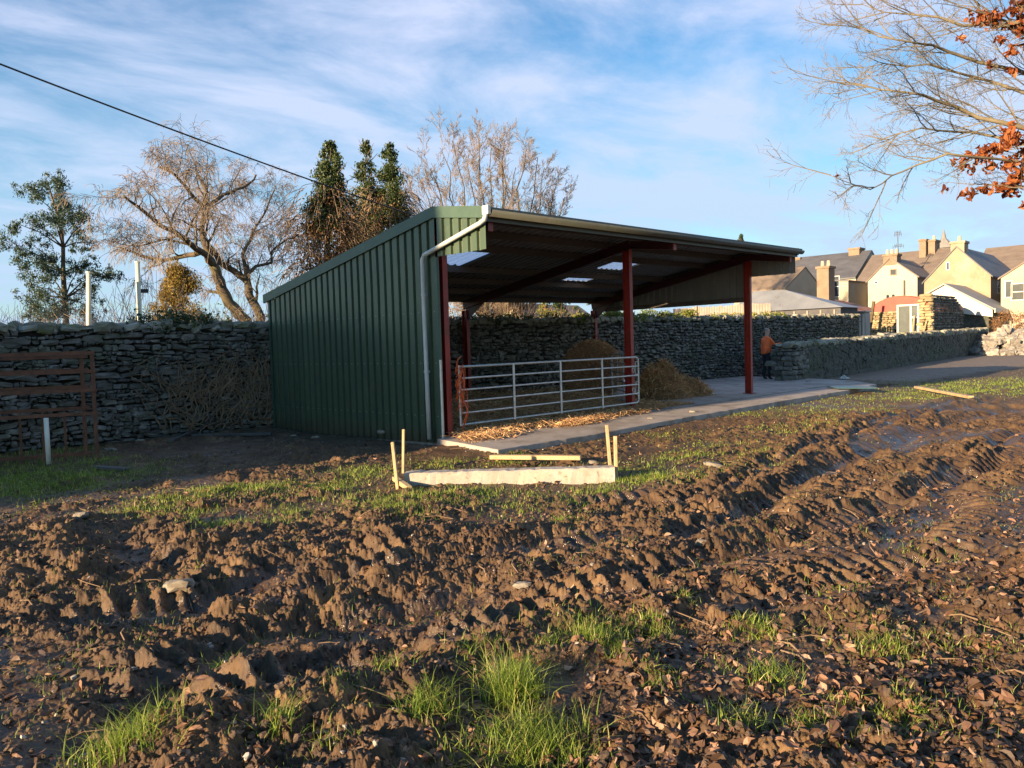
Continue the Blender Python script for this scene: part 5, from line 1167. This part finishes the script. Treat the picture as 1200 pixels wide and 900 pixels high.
# T2 brown roofed terrace in the middle
ye = yz(1003, 331, 71); yl = ye[0]; yr = yz(1107, 331, 71)[0]; rz = yz(1050, 298, 75.5)[1]
T = terrace('terraced_house', 'cream terraced house under a brown slate roof between the two big gables', 71, 80, yr, yl-.05, ye[1], rz, 'rendercream', 'slatebrown', group=HG)
y, z = yz(1013, 334, 71); window(T, 71, y, z-.1, .8, .9); y, z = yz(1013, 353, 71); window(T, 71, y, z, 1.0, 2.2)
y0, z0 = yz(1097, 283, 75); y1 = yz(1080, 283, 75)[0]; chimney(T, 74.2, 75.1, (y0+y1)/2+.05, y1, rz-1.8, z0+.1, 'brick', 0); chimney(T, 74.6, 76.2, y0, (y0+y1)/2-.05, rz-1.5, z0, 'brick', 1)
# H2 white gable
pk = yz(1043, 303, 66); yl, zl = yz(1017, 330, 66); yr, zr = yz(1075, 324, 66)
T = gable_x('gabled_house', 'white gabled house with three-pot chimney and small square attic window', 66, 72.5, yr, yl, pk[0], zr, zl, pk[1], 'renderwhite', 'slatebrown', group=HG)
y0, z1 = yz(1051, 298, 66); y1 = yz(1035, 298, 66)[0]; chimney(T, 66.0-.006, 67.1, y0, y1, pk[1]-.6, z1-.1, 'brick', 3)
y, z = yz(1047, 319, 66); window(T, 66, y, z, .55, .55, bars=False, frame='brick'); y, z = yz(1027, 331, 66); window(T, 66, y, z, .35, .3, bars=False)
g = MB(); y, z = yz(1060, 335, 66); g.tube([(65.93, y, z-2.6), (65.93, y, z+.5)], .07, 6); g.build('soil_pipe', M['shedwall'], T)
# aerial
a = hx(1053, 299, 66.8); t_ = hx(1052, 271, 66.8); T = thing('tv_aerial', 'tall thin television aerial rising from the chimney of the white gabled house', 'aerial', a)
g = MB(); g.tube([a-A([0, 0, 1]), t_], .035, 5); g.build('mast', M['shedwall'], T)
for f, w in ((.36, .45), (.42, .3), (.95, .25), (.85, .3)):
    q = a+(t_-a)*f; g = MB(); g.tube([q+A([0, -w, 0]), q+A([0, w, 0])], .022, 4)
    for k in range(5): e = q+A([0, -w+w*2*k/4, 0]); g.tube([e-A([.0, 0, .16]), e+A([.0, 0, .16])], .014, 4)
    g.build('antenna_rods', M['shedwall'], T)
# H4 big tan gable
pk = yz(1121, 290, 62); yl, zl = yz(1083, 331, 62); yr, zr = yz(1161, 323, 62)
T = gable_x('gabled_house', 'large tan gabled house with a broad chimney on its peak behind the white-roofed shed', 62, 74, yr, yl, pk[0], zr, zl, pk[1], 'rendertan', 'slate', group=HG)
y0, z1 = yz(1130, 283, 62); y1 = yz(1114, 283, 62)[0]; chimney(T, 62-.006, 63.2, y0, y1, pk[1]-1.2, z1-.1, 'rendertan', 1)
y, z = yz(1111, 312, 62); window(T, 62, y, z, .3, .7, bars=False)
y, z = yz(1161, 330, 62); window(T, 64.5, y, z-.4, .9, 1.0, face='y')
# H5 long roof at the back right
rz = yz(1172, 291, 79)[1]; ze = yz(1172, 327, 74)[1]; yl = yz(1140, 295, 74)[0]; yr = yz(1260, 295, 74)[0]
T = terrace('terraced_house', 'long brown-roofed terrace behind the large tan gable at the right', 74, 84, yr, yl, ze, rz, 'rendercream', 'slatebrown', group=HG)
# H6 gable at right edge
pk = yz(1206, 305, 60); yl, zl = yz(1173, 326, 60); yr, zr = yz(1240, 326, 60)
T = gable_x('gabled_house', 'cream gabled house cut off by the right edge of the picture', 60, 74, yr, yl, pk[0], zr, zl, pk[1], 'rendercream', 'slatebrown', group=HG)
y, z = yz(1193, 342, 60); window(T, 60, y, z, .9, 1.3); y, z = yz(1182, 339, 60); window(T, 60, y, z, .5, 1.3, bars=False)
# low red-brown roofed outhouse with the tall stack
yl, zl = yz(944, 350, 52); yr, zr = yz(1000, 383, 52)
T = gable_x('outhouse', 'low outhouse with a dark red roof and a tall two-pot brick stack', 52, 60, yz(1004, 366, 52)[0], yl+1.2, yl+.4, yz(1004, 366, 52)[1]-.1, zl-.6, zl-.05, 'rendertan', 'rustroof', group=HG)
y0, z1 = yz(971, 314, 53); y1 = yz(957, 314, 53)[0]; chimney(T, 53, 54.2, y0, y1, 1.5, z1, 'brick', 2)
# spire
c_ = hx(1106, 268, 130); b_ = hx(1106, 291, 130); b2 = hx(1106, 300, 130); T = thing('church_spire', 'distant grey church spire with a pointed top between two chimneys', 'church', (130, c_[1], 0))
g = MB(); g.tube([(130, b2[1], -.1), (130, b_[1], b_[2])], [1.25, 1.25], 8); g.build('tower', M['stone'], T); M['spire'] = gm('pale_spire_stone', [(.3, (.16, .155, .15)), (.7, (.24, .23, .22))], 1, .9, 0, 0)
for o in T.children: o.data.materials[0] = M['spire']
g = MB(); w = (c_[2]-b_[2]); g.tube([(130, b_[1], b_[2]), (130, b_[1], b_[2]+.12*w), (130, b_[1], b_[2]+.35*w), (130, b_[1], b_[2]+.5*w), (130, c_[1], c_[2])], [1.5, 1.35, .8, .38, .03], 8); g.build('spire', M['spire'], T)

# white-roofed shed
X0 = 56; pk = yz(1107, 334, X0); yl, zl = yz(1088, 345, X0); yr, zr = yz(1150, 364, X0)
T = thing('white_roofed_shed', 'long open shed with a pale sheet roof and white gable below the tan house', 'shed', (X0, (yl+yr)/2, 0), None)
ye_, ze_ = yz(1163, 363, X0)
g = MB(); g.prism([(ye_, ze_-.5), (yl, zl-1.2), (yl, zl), (pk[0], pk[1]), (ye_, ze_)], 0, X0, X0+.25); g.build('gable_cladding', M['paintwhite'], T)
g = MB(); g.prism([(ye_+.3, -.1), (yl-.1, -.1), (yl-.1, zl-.05), (pk[0], pk[1]-.05), (ye_+.3, ze_+.1)], 0, X0+.3, X0+5.5); g.build('wall', M['render'], T)
g = MB()
for ya, za in ((ye_-.15, ze_-.03), (yl+.12, zl-.04)): g.prism([(pk[0], pk[1]+.01), (ya, za+.01), (ya, za+.13), (pk[0], pk[1]+.13)], 0, X0-.25, X0+5.8)
g.build('roof', M['whiteroof'], T)
g = MB(); g.box(X0-.2, X0+5.8, ye_-.22, ye_-.155, ze_-.22, ze_+.1); g.build('eaves_fascia', M['paintwhite'], T)
y, z = ye_+.3, 1.6; window(T, X0+2.6, y, 1.9, .9, 1.2, face='y')
# red barrel-roofed outhouse
X0 = 46; yl, _ = yz(1021, 385, X0); yr, _ = yz(1091, 385, X0); zt = yz(1060, 347, X0)[1]; zs = yz(1022, 366, X0)[1]; ym = (yl+yr)/2
T = thing('barrel_roofed_outhouse', 'stone outhouse with a faded red curved end and rusty curved roof', 'outhouse', (X0, ym, 0)); z1 = zs-.1
arc = [(ym+(yl-ym)*math.cos(t)*1.0, z1+(zt-z1)*math.sin(t)**.9) for t in np.linspace(0, math.pi*.90, 18)]
yend = yz(1086, 352, X0)[0]
g = MB(); g.prism([(yl-.05, z1), *arc[1:], (arc[-1][0], z1)], 0, X0, X0+.1); g.build('curved_end', M['redpaint'], T)
cen, size = [], []; r_ = np.random.default_rng(31); z = -.05
while z < zs-.05:
    rh = r_.uniform(.09, .17); s_ = yr+.6
    while s_ < yl: ln = r_.uniform(.2, .45); cen.append((X0-.06, s_+ln/2, z+rh/2)); size.append((.1, ln/2*.97, rh*.47)); s_ += ln
    z += rh
wy0, wz0 = yz(1077, 357, X0); wy1, wz1 = yz(1053, 388, X0)
cen, size = A(cen), A(size); kk = ~((cen[:, 1] > wy0-.1) & (cen[:, 1] < wy1+.1)); g = MB(); stones(g, cen[kk], size[kk], (1, 0, 0), 8, tilt=.05); g.build('front_stonework', M['buff'], T)
# lit quoin pier and the dark side wall
for nm, mat_, xr, yy, zz1 in (('quoin_pier', 'buff', (X0-.25, X0+.9), yr+.0, zt-.1),):
    cen, size = [], []; z = -.05
    while z < zz1:
        rh = r_.uniform(.12, .22); 
        for q in range(2): e_ = r_.uniform(.16, .28); cen.append((X0-.1+r_.normal(0, .05), yr+.08+q*.42+r_.normal(0, .06), z+rh/2)); size.append((.14, e_, rh*.5))
        z += rh
    g = MB(); stones(g, A(cen), A(size), (1, 0, 0), 12, tilt=.04); g.build(nm, M[mat_], T)
Ls = 7.0; cen, size = [], []; z = -.05
while z < zt-.05:
    rh = r_.uniform(.1, .2); s_ = 0
    while s_ < Ls:
        ln = r_.uniform(.25, .6); top = zt-.1 if s_ < 5 else zt-.1-(s_-5)*.5
        if z < top: cen.append((X0-.1+s_+ln/2, yr-.03, z+rh/2)); size.append((ln/2*.98, .12, rh*.48))
        s_ += ln
    z += rh*.98
g = MB(); stones(g, A(cen), A(size), (1, 0, 0), 13, True, tilt=.05); g.build('side_stonework', M['stone'], T)
g = MB(); g.box(X0+.12, X0+Ls, yr+.05, yl-.1, -.1, zs-.12); g.box(X0+.12, X0+5, yr+.05, yr+.5, -.1, zt-.25); g.build('wall_core', M['stonedark'], T)
g = MB(); n_ = 16; V = []
for x in (X0+.1, X0+Ls+.4):
    for t in np.linspace(0, math.pi, n_): V.append((x, ym+(yl-ym+.08)*math.cos(t), z1+(zt-z1+.05)*math.sin(t)**.9))
g.add(V, [[i, i+1, n_+i+1, n_+i] for i in range(n_-1)]); o = g.build('curved_roof', M['rustroof'], T, smooth=True); md = o.modifiers.new('t', 'SOLIDIFY'); md.thickness = .03
X1 = X0-.12; w = wy1-wy0; h = wz0-.75; zc = (wz0+.75)/2
g = MB()
for y in (wy0, wy0+w*.36, wy1-.0): g.box(X1-.06, X1, y-.05, y+.05, .7, wz0+.05)
for z in (.72, wz0): g.box(X1-.055, X1, wy0+.05, wy1-.05, z-.05, z+.05)
g.box(X1-.055, X1, wy0+.05, wy0+w*.36-.05, wz0-.85, wz0-.75); o = g.build('window', M['paintwhite'], T)
M['paleglass'] = gm('dusty_glass', [(.3, (.05, .06, .06)), (.7, (.10, .115, .11))], 2, .2, 0, 0)
g = MB(); g.box(X1-.02, X1-.01, wy0+.05, wy1-.05, .75, wz0-.05); q = g.build('pane', M['paleglass'], T); q.parent = o
y0, z0 = yz(1091, 358, X0-.4); g = MB(); g.bar((X0-.7, wy0-.2, .5), (X0-.4, y0+.25, 2.3), .1, .06); g.bar((X0-.75, wy0+.35, .2), (X0-.4, wy0+.15, 2.6), .08, .06); o = g.build('leaning_timbers', M['newwood']); tag(o, 'pale timbers leaning on the front of the red curved outhouse', 'timber')
# leaning posts and white-blue box beside it
a, b_ = hx(1016, 388, 44.5), hx(1024, 353, 44.5); g = MB(); g.bar(a-A([0, 0, 1.2]), b_, .16, .16); o = g.build('leaning_post', M['bark']); tag(o, 'dark leaning timber post left of the red curved outhouse', 'post')
y0, _ = yz(1014, 388, 36); y1, _ = yz(1002, 388, 36); zt2 = yz(1008, 366, 36)[1]; T = thing('tank', 'pale blue-white tank standing left of the red curved outhouse', 'tank', (36, (y0+y1)/2, 0))
g = MB(); g.box(36, 36.8, y0, y1, -.05, zt2); 
o = g.build('tank_body', M['metalroof'], T); bevel(o, .05, 3)
g = MB(); g.box(35.95, 36.85, y0-.05, y1+.05, zt2+.003, zt2+.07); g.build('lid', M['galvd'], T)
for k in range(3): g = MB(); yy = y0+(y1-y0)*(k+.5)/3; g.box(35.975, 35.998, yy-.05, yy+.05, .2, zt2-.1); g.build('rib', M['paintwhite'], T)
# grey hip-roofed metal shed
X0 = 33; yl, zl = yz(900, 343, X0); yr, zr = yz(985, 360, X0); zt3 = yz(905, 340, X0)[1]
T = thing('metal_roofed_shed', 'low dark shed with a pale metal roof behind the stone wall', 'shed', (X0, (yl+yr)/2, 0))
g = MB(); g.box(X0, X0+2.4, yr, yl+2.2, -.1, zr); g.build('wall', M['shedwall'], T)
g = MB(); a = [(X0-.2, yr-.2, zr), (X0+2.6, yr-.2, zr), (X0+2.6, yl+2.4, zr), (X0-.2, yl+2.4, zr), (X0+1.2, yl-.4, zt3+.05), (X0+1.2, yl+1.4, zt3+.1)]
g.add(a, [[0, 1, 4]], [[1, 2, 5, 4], [3, 0, 4, 5]], [[2, 3, 5]], [[0, 3, 2, 1]]); g.build('roof', M['metalroof'], T)
for k in range(6): g = MB(); yy = yr+.3+k*(yl-yr)/5.5; g.box(X0-.06, X0-.01, yy-.04, yy+.04, 0, zr-.1); g.build('wall_post', M['fencewood'], T)
# fences behind the wall
def fence(name, label, pxa, pxb, Xa, ztop_px, m='fencewood'):
    a, b_ = hx(pxa, ztop_px, Xa), hx(pxb, ztop_px, Xa); T = thing(name, label, 'fence', (Xa, (a[1]+b_[1])/2, 0)); g = MB(); n = int(abs(a[1]-b_[1])/.15)
    for k in range(n): y = a[1]+(b_[1]-a[1])*k/n; g.box(Xa, Xa+.025, y-.067, y+.067, 0, a[2]+rng.normal(0, .02))
    g.build('boards', M[m], T); g = MB()
    for z in (.5, 1.7): g.box(Xa+.027, Xa+.08, min(a[1], b_[1]), max(a[1], b_[1]), z, z+.1)
    g.build('rails', M[m], T); g = MB()
    for k in range(max(2, n//14)): y = a[1]+(b_[1]-a[1])*(k+.5)/max(2, n//14); gp = MB(); gp.box(Xa-.11, Xa-.01, y-.05, y+.05, 0, a[2]+.08); gp.build('fence_post', M['paintwhite'] if k % 2 else M[m], T)
fence('board_fence', 'weathered board fence above the wall seen under the far gable of the shed', 790, 905, 30, 362)
fence('board_fence', 'pale board fence between the metal-roofed shed and the pale tank', 984, 1006, 40, 362)
# brick-red roof left of the terrace, behind the far gable, and pale house through the shed
T = terrace('cottage', 'low cottage with an orange-brown roof peeping out right of the shed canopy', 56, 64, yz(921, 340, 56)[0], yz(860, 340, 56)[0], yz(900, 337, 56)[1]-.2, yz(900, 318, 60)[1], 'rendercream', 'rustbrown' if 'rustbrown' in M else 'brick', group=HG)
c_ = hy(636, 362, 24); T = gable_x('cottage', 'small pale pink cottage glimpsed over the wall through the shed', c_[0]-2, c_[0]+5, 23.0, 27.5, 25.2, 2.6, 2.6, 4.0, 'rendercream', 'slatebrown', group=HG)
# shrubs between
bush('bare_shrub', 'large bare greenish shrub in front of the metal-roofed shed', 915, 340, 385, 10.2, 38, 'moss', 1600, .06, twm='twig', ntw=420, zb=.5)
bush('small_evergreen', 'small rounded green tree at the right edge beside the cream house', 1197, 318, 395, 12.0, 11, 'euca', 2600, .22, cat='tree')
bush('brown_shrub', 'reddish-brown bushy growth on top of the rubble heap at the right edge', 1185, 362, 402, 3.2, 24, 'rusty_leaf', 2600, .09, zb=.6)
cpt = hd(868, 274, 95); bush('distant_treetop', 'tiny dark treetop poking above the shed roof', 868, 274, 385, cpt[1], 4, 'ivy', 500, .3, cat='tree', zb=cpt[2]-2.4)

# ------------------------------------------------------------------ person in an orange hi-vis vest by the wall end
def skinned(name, joints, edges, m, parent=None, sub=2):
    me = bpy.data.meshes.new(name); me.from_pydata([j[0] for j in joints], edges, []); o = bpy.data.objects.new(name, me); C.objects.link(o)
    if parent is not None: o.parent = parent
    md = o.modifiers.new('skin', 'SKIN'); 
    if not me.skin_vertices:
        bm = bmesh.new(); bm.from_mesh(me); bm.verts.layers.skin.verify(); bm.to_mesh(me); bm.free()
    for k, j in enumerate(joints): me.skin_vertices[0].data[k].radius = j[1] if isinstance(j[1], tuple) else (j[1], j[1])
    me.skin_vertices[0].data[0].use_root = True
    sb = o.modifiers.new('sub', 'SUBSURF'); sb.levels = sub; sb.render_levels = sub; md.use_smooth_shade = True; me.materials.append(m); return o
pp = hg(898, 446, .05); PT = thing('person', 'person in orange hi-vis vest and dark trousers by the broken end of the low wall', 'person', (pp[0], pp[1], .06))
fx, fy = 0.62, -.35                              # facing along the low wall
nl = math.hypot(fx, fy); fx, fy = fx/nl, fy/nl; lx, ly = -fy, fx
def J(f, l, z): return (f*fx+l*lx, f*fy+l*ly, z)
body = [(J(0, 0, .95), (.13, .10)), (J(.01, 0, 1.12), (.13, .10)), (J(.02, 0, 1.32), (.15, .11)), (J(.03, 0, 1.43), (.10, .08)), (J(.04, 0, 1.50), .055), (J(.06, 0, 1.57), (.075, .085)), (J(.07, 0, 1.66), (.085, .095)), (J(.06, 0, 1.73), (.06, .07)),
        (J(0, .10, .88), .085), (J(.03, .11, .50), .058), (J(-.01, .11, .10), .042), (J(.12, .12, .04), .035), (J(0, -.10, .88), .085), (J(.06, -.11, .50), .058), (J(.03, -.11, .10), .042), (J(.16, -.12, .04), .035),
        (J(.02, .19, 1.40), .058), (J(.02, .24, 1.14), .042), (J(.2, .22, 1.02), .032), (J(.28, .2, 1.04), .03), (J(.02, -.19, 1.40), .058), (J(.16, -.24, 1.18), .042), (J(.38, -.2, 1.22), .032), (J(.46, -.19, 1.23), .03)]
ed = [(0, 1), (1, 2), (2, 3), (3, 4), (4, 5), (5, 6), (6, 7), (0, 8), (8, 9), (9, 10), (10, 11), (0, 12), (12, 13), (13, 14), (14, 15), (2, 16), (16, 17), (17, 18), (18, 19), (2, 20), (20, 21), (21, 22), (22, 23)]
m3, nt, b = newmat('person_clothes_and_skin'); tcn = nt.nodes.new('ShaderNodeTexCoord'); sp = nt.nodes.new('ShaderNodeSeparateXYZ'); nt.links.new(tcn.outputs['Object'], sp.inputs[0])
col = ramp(nt, mth('DIVIDE', sp.outputs[2], 2.0), [(0, (.015, .015, .018)), (.045, (.018, .02, .028)), (.47, (.02, .022, .03)), (.475, (.035, .05, .06)), (.585, (.035, .05, .06)), (.59, (.95, .16, .04)), (.735, (.95, .16, .04)), (.74, (.45, .27, .2)), (1, (.45, .27, .2))]); nt.links.new(col, b.inputs['Base Color']); b.inputs['Roughness'].default_value = .8
ob = skinned('body', body, ed, m3, PT)
vest = [(J(0, 0, .84), (.20, .18)), (J(.005, 0, 1.0), (.19, .17)), (J(.01, 0, 1.15), (.19, .165)), (J(.02, 0, 1.32), (.235, .17)), (J(.025, 0, 1.42), (.17, .13))]
skinned('hi_vis_vest', vest, [(0, 1), (1, 2), (2, 3), (3, 4)], M['hivis'], PT, 2)
hr = [(J(.045, 0, 1.68), (.09, .1)), (J(.04, 0, 1.75), (.075, .085))]; skinned('hair', hr, [(0, 1)], M['hair'], PT, 2)
for sgn, f0, z0, l0 in ((1, .28, 1.04, .2), (-1, .46, 1.23, -.19)):
    for k in range(5):
        th_ = k == 4; l = l0+(-.03+.02*k if not th_ else .05*(-sgn)); dz = 0 if not th_ else .01
        pts = [(J(f0, l if not th_ else l0, z0), .012), (J(f0+.05, l, z0-.005+dz), .0095), (J(f0+.075, l, z0-.03), .0085)]
        skinned('finger', pts, [(0, 1), (1, 2)], M['skin'], PT, 1)

# ------------------------------------------------------------------ unseen building added off to the left to throw shade on the green wall
T = thing('added_shade_building', 'unseen building added outside the left edge to shade the green wall', 'building', (-24, 4.5, 0))
g = MB(); g.prism([(-28, -.1), (-21, -.1), (-21, 7.2), (-24.5, 8.6), (-28, 7.2)], 1, 1.62, 7.4); g.build('wall', M['rendertan'], T)
g = MB()
for xa in (-28.3, -20.7): g.prism([(-24.5, 8.61), (xa, 7.1), (xa, 7.25), (-24.5, 8.78)], 1, 1.60, 7.5)
g.build('roof', M['slate'], T)
